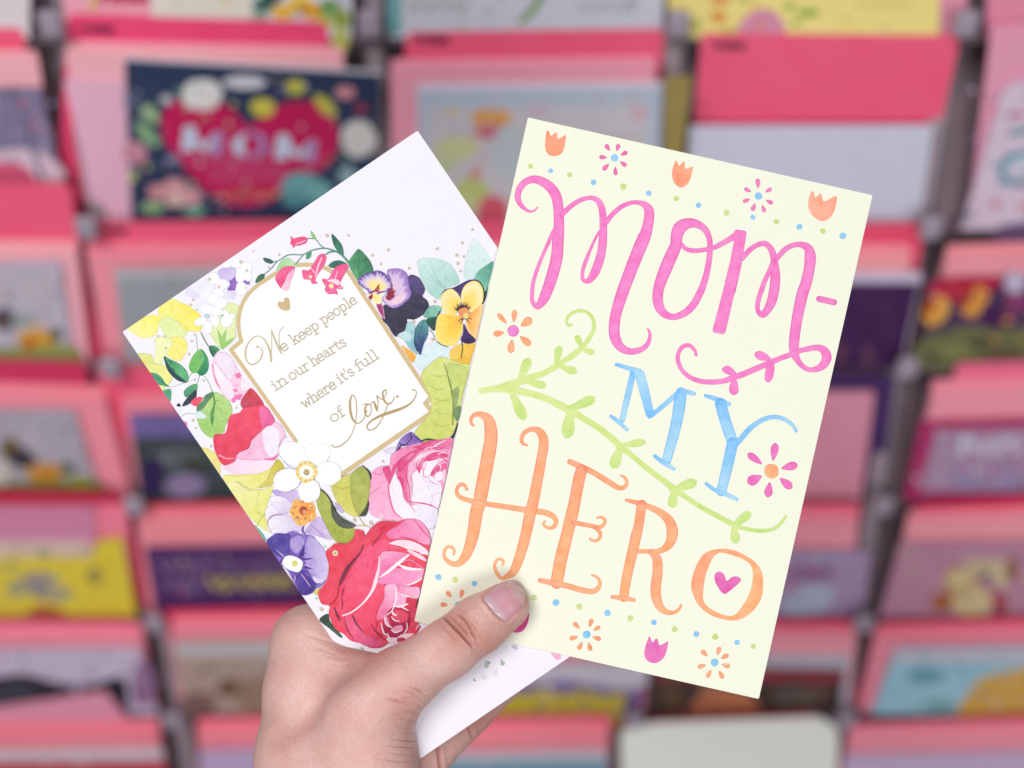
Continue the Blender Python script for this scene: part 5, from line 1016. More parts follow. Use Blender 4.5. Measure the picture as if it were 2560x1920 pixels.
envelopes(3, [(2016, 850), (2300, 836), (2300, 1080), (1960, 1080)], 4, 26, "behind the magenta card with white letters", (240, 146, 162))
card(3, [(-60, 884), (160, 886), (218, 1075), (-60, 1075)], "white card with orange and dark flowers at the left edge", (176, 166, 182), 0.0006, [("printed_flowers", [('e', 40, 985, 44, 22, (60, 50, 66), .5), ('e', 20, 960, 20, 16, (120, 100, 60)), ('e', 95, 1022, 40, 22, (206, 140, 50)), ('p', (130, 128, 60), [(-60, 1060), (0, 1045), (100, 1040), (205, 1036), (220, 1090), (-60, 1090)]), ('e', 145, 1012, 18, 14, (70, 100, 80)), ('e', 0, 1020, 24, 30, (206, 196, 190)), ('e', 170, 1040, 24, 14, (150, 156, 70))])])
card(3, [(278, 896), (640, 890), (650, 1090), (306, 1090)], "violet topped card with dark green and lilac shapes", (112, 96, 156), 0.0006, [("printed_pattern", [('q', (62, 72, 76), [(286, 945), (640, 940), (650, 1090), (306, 1090)]), ('e', 390, 990, 60, 24, (96, 106, 106)), ('e', 330, 1030, 24, 44, (50, 34, 84)), ('e', 400, 1050, 44, 26, (150, 130, 170)), ('e', 420, 1000, 30, 12, (60, 66, 50))])])
card(3, [(1988, 912), (2300, 902), (2300, 1090), (1950, 1090)], "magenta card with white letters on a mauve panel", (160, 40, 92), 0.0006, [("printed_panel", [('q', (178, 146, 176), [(2025, 930), (2300, 922), (2300, 1062), (1985, 1062)])]), ("lettering", [('s', (214, 214, 230), [(2078, 980, 14), (2085, 945, 14)]), squig(2100, 962, 110, 40, 6, 9, (214, 208, 226)), squig(2060, 1010, 150, 26, 12, 6, (160, 120, 170)), squig(2060, 1042, 160, 20, 12, 9, (130, 140, 190))])])
# tier 4
header(4, [(-60, 1060), (258, 1064), (290, 1150), (-60, 1150)], "deep red divider card above the yellow card at the left edge", (176, 36, 72))
header(4, [(298, 1090), (640, 1082), (650, 1150), (312, 1150)], "red divider card above the purple card with yellow words", (196, 52, 82))
header(4, [(1480, 1088), (1862, 1088), (1850, 1150), (1480, 1150)], "red divider card above the lavender card with a pale blue shape")
header(4, [(1978, 1092), (2300, 1068), (2300, 1150), (1962, 1150)], "red divider card above the mauve card with a cream puppy", (206, 56, 92))
envelopes(4, [(-60, 1106), (272, 1106), (294, 1340), (-60, 1340)], 2, 14, "behind the yellow card at the left edge", (232, 120, 146), 0.006)
envelopes(4, [(-60, 1098), (206, 1098), (222, 1340), (-60, 1340)], 1, 0, "above the yellow card at the left edge", (206, 130, 162), 0.0034)
envelopes(4, [(296, 1124), (640, 1118), (650, 1340), (322, 1340)], 4, 24, "behind the purple card with yellow words", (242, 132, 146))
envelopes(4, [(1480, 1130), (1852, 1130), (1830, 1340), (1480, 1340)], 4, 24, "behind the lavender card with a pale blue shape", (244, 144, 162))
envelopes(4, [(1960, 1132), (2300, 1120), (2300, 1340), (1920, 1340)], 4, 24, "behind the mauve card with a cream puppy", (246, 148, 162))
card(4, [(-60, 1170), (192, 1170), (210, 1345), (-60, 1345)], "cream sheet behind the yellow card at the left edge", (212, 186, 176), 0.0022)
card(4, [(-60, 1206), (198, 1206), (206, 1172), (262, 1160), (298, 1345), (-60, 1345)], "yellow card with grey drawings and a raised right side", (206, 184, 56), 0.0006, [("printed_drawing", [('e', 85, 1258, 40, 24, (160, 150, 150)), ('e', 40, 1272, 26, 18, (170, 166, 130)), ('e', 125, 1285, 30, 14, (166, 160, 140)), ('p', (190, 110, 70), [(55, 1345), (70, 1315), (100, 1308), (135, 1320), (150, 1345)]), ('e', 205, 1245, 16, 22, (170, 150, 70)), ('e', 20, 1225, 30, 8, (190, 180, 110)), ('e', 82, 1280, 12, 10, (110, 106, 140))])])
card(4, [(312, 1184), (660, 1178), (670, 1330), (338, 1330)], "purple card with lilac and yellow words", (76, 42, 96), 0.0006, [("lettering", [squig(345, 1222, 110, 26, 9, 7, (132, 104, 148)), squig(470, 1225, 150, 20, 10, 6, (124, 100, 144)), squig(350, 1262, 90, 26, 7, 7, (128, 104, 146)), squig(450, 1258, 180, 30, 11, 10, (186, 172, 84)), ('q', (200, 60, 80), [(350, 1318), (660, 1312), (660, 1340), (355, 1340)])])])
card(4, [(1480, 1190), (1868, 1190), (1880, 1202), (1862, 1345), (1480, 1345)], "lavender card with a pale blue shape", (168, 142, 178), 0.0006, [("printed_shape", [('p', (182, 188, 212), [(1690, 1325), (1700, 1280), (1745, 1262), (1800, 1270), (1790, 1310), (1740, 1330)]), ('e', 1750, 1240, 60, 18, (150, 110, 156)), ('e', 1755, 1238, 8, 5, (200, 70, 120)), ('e', 1790, 1205, 50, 10, (176, 164, 196))])])
card(4, [(1945, 1172), (2300, 1168), (2300, 1345), (1896, 1345)], "mauve card with a cream and brown puppy", (182, 130, 154), 0.0006, [("printed_puppy", [('e', 2075, 1255, 36, 34, (190, 140, 84)), ('e', 2120, 1228, 40, 22, (206, 186, 150)), ('e', 2070, 1250, 26, 20, (220, 202, 150)), ('e', 2165, 1240, 26, 30, (214, 196, 160)), ('e', 2130, 1245, 12, 12, (120, 110, 110)), ('e', 2100, 1300, 46, 34, (220, 196, 150)), ('e', 2035, 1300, 24, 20, (170, 100, 50)), ('e', 2185, 1230, 14, 30, (150, 100, 80)), ('e', 2160, 1305, 16, 30, (170, 70, 84))])])
# tier 5
header(5, [(-60, 1338), (290, 1340), (312, 1410), (-60, 1410)], "red divider card above the lilac card with a black shape", (206, 66, 96))
header(5, [(352, 1318), (700, 1310), (710, 1390), (368, 1390)], "red divider card left of the knuckles, above the beige card", (206, 58, 88))
header(5, [(1400, 1340), (1850, 1340), (1842, 1410), (1400, 1410)], "red divider card above the dark brown card", (208, 58, 92))
header(5, [(1902, 1346), (2300, 1334), (2300, 1410), (1880, 1410)], "red divider card above the light blue and orange card", (216, 66, 98))
envelopes(5, [(-60, 1376), (308, 1378), (338, 1560), (-60, 1560)], 4, 26, "behind the lilac card with a black shape", (242, 136, 158))
envelopes(5, [(372, 1360), (700, 1354), (710, 1560), (396, 1560)], 4, 26, "left of the knuckles, behind the beige card", (238, 132, 150))
envelopes(5, [(990, 1418), (1412, 1410), (1400, 1560), (990, 1560)], 3, 18, "behind the purple and yellow card under the held cards", (242, 140, 158))
envelopes(5, [(1430, 1384), (1848, 1384), (1832, 1560), (1430, 1560)], 4, 26, "behind the dark brown card", (246, 150, 168))
envelopes(5, [(1890, 1384), (2300, 1376), (2300, 1560), (1852, 1560)], 4, 26, "behind the light blue and orange card", (240, 136, 156))
card(5, [(-60, 1402), (300, 1400), (346, 1560), (-60, 1560)], "lilac card with a black shape near the bottom left", (200, 182, 208), 0.0006, [("printed_shape", [('p', (46, 40, 52), [(-60, 1480), (0, 1462), (60, 1458), (130, 1476), (200, 1478), (262, 1462), (276, 1500), (250, 1560), (-60, 1560)]), ('e', 310, 1480, 26, 50, (150, 110, 150)), ('e', 30, 1500, 50, 20, (70, 70, 84))])])
card(5, [(372, 1386), (720, 1382), (730, 1560), (404, 1560)], "beige card with a brown spot left of the wrist", (172, 148, 138), 0.0006, [("printed_shape", [('q', (198, 190, 196), [(374, 1388), (720, 1384), (722, 1414), (380, 1418)]), ('e', 495, 1486, 26, 18, (110, 74, 56)), ('e', 430, 1520, 40, 26, (130, 96, 92)), ('e', 560, 1500, 50, 40, (156, 126, 110))])])
card(5, [(1000, 1436), (1398, 1432), (1374, 1570), (1000, 1570)], "purple and yellow card under the held cards", (112, 92, 152), 0.0006, [("printed_band", [('p', (214, 206, 220), [(1000, 1438), (1396, 1434), (1388, 1482), (1330, 1486), (1240, 1472), (1160, 1474), (1000, 1470)]), ('q', (200, 178, 60), [(1000, 1500), (1090, 1486), (1130, 1500), (1175, 1484), (1215, 1502), (1262, 1486), (1300, 1504), (1356, 1494), (1336, 1570), (1000, 1570)])])])
card(5, [(1430, 1418), (1838, 1416), (1830, 1560), (1430, 1560)], "grey white sheet behind the dark brown card", (190, 184, 200), 0.0024)
card(5, [(1400, 1440), (1826, 1448), (1806, 1570), (1390, 1570)], "dark brown card with an orange figure", (72, 58, 54), 0.0006, [("printed_figure", [('q', (150, 56, 70), [(1400, 1441), (1826, 1449), (1822, 1474), (1400, 1470)]), ('p', (206, 128, 92), [(1490, 1570), (1505, 1510), (1560, 1488), (1620, 1500), (1645, 1570)]), ('e', 1540, 1492, 30, 14, (190, 120, 96)), ('e', 1720, 1510, 50, 26, (98, 92, 86)), ('e', 1450, 1500, 20, 40, (100, 76, 58))])])
card(5, [(1934, 1400), (2300, 1397), (2300, 1560), (1878, 1556)], "light blue and orange card at the lower right", (150, 192, 210), 0.0006, [("printed_band", [('q', (206, 198, 214), [(1936, 1402), (2300, 1399), (2300, 1428), (1926, 1430)])]), ("printed_shape", [('p', (222, 170, 80), [(2080, 1560), (2090, 1500), (2130, 1462), (2200, 1444), (2300, 1440), (2300, 1570)]), ('e', 2000, 1460, 40, 18, (110, 160, 178)), ('e', 2030, 1525, 40, 12, (120, 166, 170))])])
# tier 6 (cut by the bottom of the frame)
card(6, [(-60, 1536), (228, 1494), (300, 1585), (330, 1800), (-60, 1800)], "crooked pink envelope leaning at the lower left", (216, 140, 164), 0.0128)
envelopes(6, [(-60, 1590), (342, 1586), (372, 1800), (-60, 1800)], 4, 30, "at the bottom left corner", (238, 128, 146))
card(6, [(-60, 1622), (350, 1618), (378, 1800), (-60, 1800)], "off-white card at the bottom left corner", (214, 200, 210), 0.0006, [("printed_band", [('q', (196, 60, 86), [(-60, 1646), (356, 1642), (378, 1800), (-60, 1800)])])])
header(6, [(424, 1552), (720, 1546), (730, 1640), (430, 1640)], "red divider card at the bottom, left of the wrist")
envelopes(6, [(428, 1592), (720, 1586), (730, 1800), (440, 1800)], 4, 30, "at the bottom, left of the wrist", (242, 130, 146))
card(6, [(430, 1622), (730, 1618), (740, 1800), (445, 1800)], "lilac card at the bottom, left of the wrist", (190, 166, 204))
header(6, [(950, 1554), (1322, 1546), (1312, 1640), (950, 1640)], "red divider card at the bottom, right of the wrist")
envelopes(6, [(950, 1598), (1316, 1592), (1304, 1800), (950, 1800)], 4, 32, "at the bottom, right of the wrist", (244, 134, 148))
card(6, [(950, 1628), (1312, 1622), (1300, 1800), (950, 1800)], "white and teal card at the bottom, right of the wrist", (204, 194, 210), 0.0006, [("printed_band", [('q', (112, 160, 182), [(950, 1646), (1306, 1642), (1300, 1800), (950, 1800)])])])
header(6, [(1342, 1556), (1764, 1538), (1790, 1580), (1342, 1640)], "red divider card just behind the blank cream card", (198, 66, 92))
card(6, [(1340, 1590), (1352, 1572), (1430, 1562), (1770, 1550), (1806, 1572), (1812, 1600), (1800, 1800), (1345, 1800)], "blank cream card with rounded corners at the bottom", (255, 250, 238), 0.0006)
header(6, [(1842, 1564), (2300, 1544), (2300, 1640), (1830, 1640)], "red divider card at the bottom right corner", (206, 58, 92))
envelopes(6, [(1832, 1602), (2300, 1590), (2300, 1800), (1800, 1800)], 4, 32, "at the bottom right corner", (246, 146, 162))
card(6, [(1824, 1632), (2300, 1624), (2300, 1800), (1796, 1800)], "lilac card at the bottom right corner", (200, 176, 210))

# the rack itself
rack = empty("display_rack", (0, ROW[7].y + 0.05, SHELF[6] - 0.02))
tag(rack, "stepped dark card rack with grey clips on its dividers", "display rack")
M_dark = plain("dark_plastic", (116, 98, 108), 0.45, 0.5, 0.25, 30)
M_rail = plain("grey_brown_plastic", (150, 134, 144), 0.4, 0.5, 0.3, 25)
M_clip = plain("frosted_plastic", (176, 163, 180), 0.35, 0.5, 0.12, 80, 0.25)
def box(name, lo, hi, mat, parent, bevel=0.0):
    (x0, y0, z0), (x1, y1, z1) = lo, hi
    c = Vector(((x0 + x1) / 2, (y0 + y1) / 2, (z0 + z1) / 2))
    hx, hy, hz = (x1 - x0) / 2, (y1 - y0) / 2, (z1 - z0) / 2
    v = [(sx * hx, sy * hy, sz * hz) for sx in (-1, 1) for sy in (-1, 1) for sz in (-1, 1)]
    f = [(0, 1, 3, 2), (4, 6, 7, 5), (0, 4, 5, 1), (2, 3, 7, 6), (0, 2, 6, 4), (1, 5, 7, 3)]
    o = mesh_obj(name, v, f, mat)
    if bevel:
        b = o.modifiers.new("round", 'BEVEL'); b.width = bevel; b.segments = 3
    o.location = c - parent.matrix_world.translation if parent else c
    if parent: o.parent = parent
    return o
S_ = Vector((0, -KSTEP, -1)).normalized(); N_ = Vector((0, -1, KSTEP)).normalized()
def sloped(name, x0, x1, za, zb, back, depth, mat, parent):
    """a board that follows the rack's slope between heights za > zb, `back` metres behind the tier line"""
    def pt(z): return Vector((0, P0.y + (z - P0.z) * KSTEP, z))
    a, b = pt(za) - N_ * back, pt(zb) - N_ * back
    V = []
    for q in (a, b):
        for d in (0, depth):
            for x in (x0, x1): V.append(Vector((x, 0, 0)) + q - N_ * d - parent.matrix_world.translation)
    f = [(0, 1, 5, 4), (2, 6, 7, 3), (0, 2, 3, 1), (4, 5, 7, 6), (0, 4, 6, 2), (1, 3, 7, 5)]
    return mesh_obj(name, V, f, mat, parent)
sloped("back_panel", -0.80, 0.80, ROW[0].z + 0.05, ROW[7].z - 0.1, 0.045, 0.012, M_dark, rack)
for r in range(7):
    box("shelf", (-0.78, ROW[r].y + 0.0004, SHELF[r] - 0.003), (0.78, ROW[r].y + 0.040, SHELF[r] - 0.0002), M_dark, rack)
def xat(px, py):
    d = ray(px * 1.1573, py * 1.1573); n = Vector((0, 1, -KSTEP))
    return (CAM + d * ((P0 - CAM).dot(n) / d.dot(n))).x
XD = [(xat(85, 0) + xat(385, 1600)) / 2, (xat(795, 0) + xat(800, 100)) / 2, xat(1462, 120), (xat(2108, 0) + xat(1818, 1600)) / 2]
XD = [XD[0] - 0.2095] + XD + [XD[3] + 0.2095]
for i, x in enumerate(XD):
    sloped("divider", x - 0.0055, x + 0.0055, ROW[0].z + 0.03, ROW[7].z - 0.09, 0.027, 0.017, M_rail, rack)
    for e in (-1, 1):
        sloped("divider_edge", x + e * 0.0064 - 0.0008, x + e * 0.0064 + 0.0008, ROW[0].z + 0.03, ROW[7].z - 0.09, 0.028, 0.016, M_dark, rack)
    for r in range(1, 7):
        z = ROW[r].z - 0.006
        y = P0.y + (z - P0.z) * KSTEP
        box("clip", (x - 0.0082, y - 0.001, z - 0.0095), (x + 0.0082, y + 0.0075, z + 0.0095), M_clip, rack, 0.0040)
# ------------------------------------------------------------------ the hand: one continuous skin grown from an implicit body
def build_hand():
    H = 5.0                                             # voxel, photo px
    lo = np.array((590., 1405., -330.)); hi = np.array((1390., 2260., 190.))
    n = ((hi - lo) / H).astype(int) + 1
    ax = [lo[i] + H * np.arange(n[i]) for i in range(3)]
    X, Y, Z = np.meshgrid(*ax, indexing='ij')
    def cone(a, b, ra, rb, fz=1.0):
        a, b = np.array(a, float), np.array(b, float); d = b - a
        dx, dy, dz = X - a[0], Y - a[1], (Z - a[2])
        L2 = d[0] ** 2 + d[1] ** 2 + (d[2] * fz) ** 2
        t = np.clip((dx * d[0] + dy * d[1] + dz * fz * d[2] * fz) / L2, 0, 1)
        q = np.sqrt((dx - t * d[0]) ** 2 + (dy - t * d[1]) ** 2 + ((dz - t * d[2]) * fz) ** 2)
        return q - (ra + t * (rb - ra))
    def smin(a, b, k):
        h = np.clip(0.5 + 0.5 * (b - a) / k, 0, 1)
        return b + (a - b) * h - k * h * (1 - h)
    # thumb, lying across the yellow card
    f = cone((1264, 1516, 40), (1200, 1560, 46), 60, 72, 1.25)
    f = smin(f, cone((1200, 1560, 46), (1120, 1622, 52), 71, 73, 1.2), 18)
    f = smin(f, cone((1120, 1622, 52), (1000, 1704, 56), 72, 82, 1.1), 20)
    f = smin(f, cone((1000, 1704, 52), (910, 1790, 30), 84, 104), 28)
    # ball of the thumb and wrist
    b_ = cone((915, 1800, 10), (895, 1930, -30), 122, 148)
    b_ = smin(b_, cone((895, 1930, -30), (838, 2150, -60), 150, 190), 40)
    b_ = smin(b_, cone((838, 2150, -60), (815, 2420, -80), 190, 200), 40)
    f = smin(f, b_, 34)
    # index knuckle and its metacarpal along the left side
    k_ = cone((777, 1612, -112), (765, 1740, -100), 103, 104)
    k_ = smin(k_, cone((765, 1740, -100), (770, 1900, -80), 104, 128), 30)
    k_ = smin(k_, cone((770, 1900, -80), (815, 2150, -60), 130, 185), 40)
    f = smin(f, k_, 46)
    # web between thumb and index
    f = smin(f, cone((800, 1673, -84), (960, 1728, 0), 86, 82), 40)
    # fingers behind the cards
    for pts, rs in ((((777, 1612, -118), (930, 1520, -128), (1060, 1470, -120), (1150, 1460, -98)), (84, 66, 60, 50)),
                    (((830, 1740, -170), (1010, 1640, -186), (1150, 1560, -160), (1235, 1540, -112)), (88, 68, 62, 52)),
                    (((880, 1870, -190), (1080, 1740, -206), (1200, 1640, -180), (1290, 1600, -120)), (90, 68, 60, 52))):
        g = None
        for i in range(3):
            c = cone(pts[i], pts[i + 1], rs[i], rs[i + 1]); g = c if g is None else smin(g, c, 14)
        f = smin(f, g, 22)
    lit = cone((960, 1990, -150), (1075, 1872, -150), 92, 66)
    lit = smin(lit, cone((1075, 1872, -150), (1170, 1778, -148), 64, 61), 10)
    lit = smin(lit, cone((1170, 1778, -148), (1245, 1706, -120), 61, 56), 8)
    lit = smin(lit, cone((1245, 1706, -120), (1288, 1668, -92), 56, 48), 10)
    f = smin(f, lit, 12)
    # palm that carries the fingers
    f = smin(f, cone((860, 1800, -150), (900, 1980, -130), 110, 130), 40)
    # soft valley between thumb and index bones on the back of the hand
    f = f + 15 * np.exp(-(cone((880, 1665, 40), (690, 1840, 40), 0, 0) / 40) ** 2)

    # surface nets
    s = f < 0
    nx, ny, nz = n
    acc = np.zeros((nx - 1, ny - 1, nz - 1, 3)); cnt = np.zeros((nx - 1, ny - 1, nz - 1))
    base = np.stack(np.meshgrid(np.arange(nx), np.arange(ny), np.arange(nz), indexing='ij'), -1).astype(float)
    def sl(a, o, m): return a[o[0]:o[0] + m[0], o[1]:o[1] + m[1], o[2]:o[2] + m[2]]
    M = (nx - 1, ny - 1, nz - 1)
    for axis in range(3):
        o1, o2 = [(axis + 1) % 3, (axis + 2) % 3]
        for i in (0, 1):
            for j in (0, 1):
                p = [0, 0, 0]; p[o1], p[o2] = i, j; q = list(p); q[axis] = 1
                fa, fb = sl(f, p, M), sl(f, q, M); cr = sl(s, p, M) != sl(s, q, M)
                t = np.where(cr, fa / np.where(np.abs(fa - fb) < 1e-9, 1e-9, fa - fb), 0)
                e = sl(base, p, M).copy(); e[..., axis] += t
                acc += e * cr[..., None]; cnt += cr
    act = cnt > 0
    idx = -np.ones(M, int); idx[act] = np.arange(act.sum())
    V = acc[act] / cnt[act][:, None] * H + lo
    F = []
    for axis in range(3):
        o1, o2 = (axis + 1) % 3, (axis + 2) % 3
        m = [nx, ny, nz]; m[axis] -= 1
        a = np.take(s, range(0, m[axis]), axis); b = np.take(s, range(1, m[axis] + 1), axis)
        ii = np.argwhere(a != b)
        keep = (ii[:, o1] > 0) & (ii[:, o2] > 0) & (ii[:, o1] < M[o1]) & (ii[:, o2] < M[o2])
        ii = ii[keep]
        def g(d1, d2):
            q = ii.copy(); q[:, o1] -= d1; q[:, o2] -= d2; return idx[q[:, 0], q[:, 1], q[:, 2]]
        quad = np.stack([g(1, 1), g(0, 1), g(0, 0), g(1, 0)], 1)
        flip = ~s[ii[:, 0], ii[:, 1], ii[:, 2]]
        quad[flip] = quad[flip][:, ::-1]
        F.append(quad)
    F = np.concatenate(F); F = F[(F >= 0).all(1)]
    return V, F

HV, HF = build_hand()
# refine once, smooth a little, then press in the creases
me = bpy.data.meshes.new("hand_tmp")
me.from_pydata([tuple(v) for v in HV], [], [tuple(int(i) for i in q) for q in HF]); me.update()
tmp = bpy.data.objects.new("hand_tmp", me); COL.objects.link(tmp)
sm = tmp.modifiers.new("s", 'SMOOTH'); sm.iterations = 4; sm.factor = 0.5
sb = tmp.modifiers.new("d", 'SUBSURF'); sb.levels = 2; sb.render_levels = 2
dg = bpy.context.evaluated_depsgraph_get()
ev = tmp.evaluated_get(dg).to_mesh()
nv = len(ev.vertices)
co = np.empty(nv * 3); ev.vertices.foreach_get("co", co); co = co.reshape(-1, 3)
nr = np.empty(nv * 3); ev.vertices.foreach_get("normal", nr); nr = nr.reshape(-1, 3)
fi = np.empty(len(ev.loops), dtype=np.int32); ev.loops.foreach_get("vertex_index", fi); faces = fi.reshape(-1, 4).tolist()
tmp.evaluated_get(dg).to_mesh_clear()
bpy.data.objects.remove(tmp); bpy.data.meshes.remove(me)

def seg_dist(P, pts):
    d = np.full(len(P), 1e9); tt = np.zeros(len(P)); m = len(pts) - 1
    for i in range(m):
        a, b = np.array(pts[i][:2]), np.array(pts[i + 1][:2]); ab = b - a
        t = np.clip(((P - a) @ ab) / (ab @ ab), 0, 1); q = np.linalg.norm(P - a - t[:, None] * ab, axis=1)
        k = q < d; d[k] = q[k]; tt[k] = (i + t[k]) / m
    return d, tt
front = np.clip((nr[:, 2] + 0.15) / 0.5, 0, 1)
dis = np.zeros(nv); red = np.zeros(nv)
xy = co[:, :2]
def crease(pts, depth, width, zmin=-60, ends=0.25, puff=0.35):
    sp = spline(pts, False, 4); m = 6 * width
    k = np.flatnonzero((xy[:, 0] > sp[:, 0].min() - m) & (xy[:, 0] < sp[:, 0].max() + m) & (xy[:, 1] > sp[:, 1].min() - m) & (xy[:, 1] < sp[:, 1].max() + m) & (co[:, 2] > zmin))
    d, t = seg_dist(xy[k], sp.tolist())
    fade = np.clip(t / ends, 0, 1) * np.clip((1 - t) / ends, 0, 1) if ends else 1
    on = front[k] * fade
    dis[k] -= depth * np.exp(-(d / width) ** 2) * on
    dis[k] += puff * depth * np.exp(-((d - 2.6 * width) / (1.6 * width)) ** 2) * on
    red[k] = np.maximum(red[k], min(.55, .09 * depth) * np.exp(-(d / (width * 1.1)) ** 2) * on)
# thumb joint
crease(T('Y7', (255, 1020), (300, 1062), (350, 1112), (450, 1212), (520, 1290), (580, 1345)), 8.0, 2.6, 0, .12)
crease(T('Y7', (385, 1000), (440, 1022), (500, 1085), (545, 1160), (575, 1225), (625, 1275)), 6.0, 2.6, 0, .15)
crease(T('Y7', (350, 1020), (420, 1085), (480, 1150), (530, 1230)), 1.6, 3.2, 0)
crease(T('Y7', (560, 1000), (600, 1080), (640, 1150), (700, 1200)), 1.0, 3.5, 0)
crease(T('Y7', (230, 1090), (320, 1180), (420, 1270)), 0.9, 3.0, 0)
crease(T('Y7', (470, 1010), (560, 1100), (620, 1180)), 1.0, 3.0, 0)
# thumb base and ball
crease(T('H', (150, 970), (250, 990), (400, 1025), (565, 1055)), 5.0, 2.8, -80, .4)
for q in (((330, 900), (450, 930), (570, 1000)), ((380, 850), (480, 880), (600, 940)), ((300, 1090), (420, 1110), (560, 1120)), ((320, 1170), (430, 1190), (555, 1180)), ((360, 1215), (450, 1225), (555, 1240)), ((280, 1290), (420, 1310), (556, 1310)), ((200, 1370), (380, 1390), (540, 1390)), ((120, 1440), (330, 1450), (520, 1460)), ((160, 1510), (330, 1520), (500, 1530)), ((60, 1560), (280, 1590), (470, 1590)), ((220, 1130), (300, 1135), (380, 1150)), ((450, 860), (540, 900), (620, 900)), ((300, 960), (400, 980), (520, 1020)), ((260, 1250), (340, 1262), (430, 1270))):
    crease(T('H', *q), random.uniform(1.2, 2.8), random.uniform(1.8, 2.8), -120, .35)
# web folds
for q, dp in ((((480, 400), (600, 430), (700, 460), (830, 500), (960, 560)), 1.0), (((560, 490), (720, 560), (900, 630), (1060, 660)), .7), (((700, 600), (850, 650), (1000, 660)), .7), (((420, 420), (540, 500), (640, 600)), 0.4), (((720, 700), (900, 720), (1100, 680)), .5)):
    crease(T('G', *q), dp, 4, -150, .3)
# little finger joints
crease([(1157, 1795), (1172, 1818), (1184, 1848)], 5, 4, -330, .1); crease([(1088, 1850), (1096, 1880), (1104, 1935)], 7, 4, -330, .05)
# nail bed of the thumb
NAIL = T('Y7', (668, 862), (700, 815), (760, 760), (850, 690), (914, 672), (968, 670), (1016, 704), (1056, 757), (1074, 808), (1074, 870), (1050, 935), (980, 1010), (900, 1068), (868, 1072), (790, 1015), (720, 930))
NS = spline(NAIL, True, 5)[:, :2]
dN = np.full(nv, 1e3); nk = np.flatnonzero((np.abs(xy[:, 0] - 1265) < 110) & (np.abs(xy[:, 1] - 1500) < 110))
dN[nk], _ = seg_dist(xy[nk], NS.tolist() + [NS[0].tolist()])
inside = np.zeros(nv, bool)
for i in range(len(NS)):
    a, b = NS[i], NS[(i + 1) % len(NS)]
    c = ((a[1] > xy[:, 1]) != (b[1] > xy[:, 1])) & (xy[:, 0] < (b[0] - a[0]) * (xy[:, 1] - a[1]) / (b[1] - a[1] + 1e-12) + a[0])
    inside ^= c
onthumb = (co[:, 2] > 10) * front
tipward = np.clip(((xy[:, 0] - 1262) * .803 - (xy[:, 1] - 1500) * .596) / 40, -1, 1)
dis += np.where(inside, -6.0, 0) * onthumb * np.clip(dN / 3, 0, 1)
dis += np.where(~inside, 2.6 * np.exp(-((dN - 7) / 6) ** 2), 0) * onthumb * np.clip((.35 - tipward) / .4, 0, 1)
red = np.maximum(red, np.where(~inside, .55 * np.exp(-(dN / 9) ** 2), 0) * onthumb)
# knuckle redness
for cx, cy, r, k in ((1150, 1575, 60, .75), (1215, 1600, 60, .55), (1240, 1560, 50, .45), (950, 1625, 70, .55), (880, 1620, 60, .5), (1010, 1770, 55, .4), (1290, 1580, 40, .5), (840, 1700, 60, .3), (690, 1820, 60, .3), (1180, 1790, 90, .6), (1240, 1720, 70, .5)):
    red = np.maximum(red, k * np.exp(-((xy[:, 0] - cx) ** 2 + (xy[:, 1] - cy) ** 2) / r ** 2))
co2 = co + nr * dis[:, None]

hand_o = pix(900, 2050, D0 + 0.012)
def to_world(p): return pix(p[0], p[1], D0 - p[2] * S)
dd = D0 - co2[:, 2] * S
wv = (np.array(CAM - hand_o)[None] + (np.array(FWD)[None] + np.array(RIGHT)[None] * ((co2[:, 0] - 1280) / FPX)[:, None] - np.array(UP)[None] * ((co2[:, 1] - 960) / FPX)[:, None]) * dd[:, None]).tolist()
SK = np.array([v * ALB for v in lin((232, 194, 188))]); SR = np.array([v * ALB for v in lin((194, 126, 110))])
cols = SK[None] * (1 - red[:, None]) + SR[None] * red[:, None]

M_skin = bpy.data.materials.new("skin"); M_skin.use_nodes = True
nt = M_skin.node_tree; b = nt.nodes["Principled BSDF"]
b.inputs["Roughness"].default_value = 0.46
b.inputs["Specular IOR Level"].default_value = 0.38
b.inputs["Subsurface Weight"].default_value = 0.15
b.inputs["Subsurface Radius"].default_value = (0.0032, 0.0012, 0.0006)
b.inputs["Subsurface Scale"].default_value = 1.0
at = nt.nodes.new("ShaderNodeAttribute"); at.attribute_name = "Col"
tc = nt.nodes.new("ShaderNodeTexCoord")
n1 = nt.nodes.new("ShaderNodeTexNoise"); n1.inputs["Scale"].default_value = 95; n1.inputs["Detail"].default_value = 5
n2 = nt.nodes.new("ShaderNodeTexNoise"); n2.inputs["Scale"].default_value = 900; n2.inputs["Detail"].default_value = 3
vo = nt.nodes.new("ShaderNodeTexVoronoi"); vo.inputs["Scale"].default_value = 950; vo.feature = 'DISTANCE_TO_EDGE'
for x in (n1, n2, vo): nt.links.new(tc.outputs["Object"], x.inputs["Vector"])
mx = nt.nodes.new("ShaderNodeMix"); mx.data_type = 'RGBA'; mx.blend_type = 'MULTIPLY'; mx.inputs[0].default_value = 1
rp = nt.nodes.new("ShaderNodeValToRGB")
rp.color_ramp.elements[0].position, rp.color_ramp.elements[0].color = 0.3, (0.95, 0.79, 0.76, 1)
rp.color_ramp.elements[1].position, rp.color_ramp.elements[1].color = 0.7, (1.0, 1.0, 0.98, 1)
nt.links.new(n1.outputs[0], rp.inputs[0]); nt.links.new(at.outputs["Color"], mx.inputs[6]); nt.links.new(rp.outputs[0], mx.inputs[7])
mx2 = nt.nodes.new("ShaderNodeMix"); mx2.data_type = 'RGBA'; mx2.blend_type = 'MULTIPLY'; mx2.inputs[0].default_value = 1
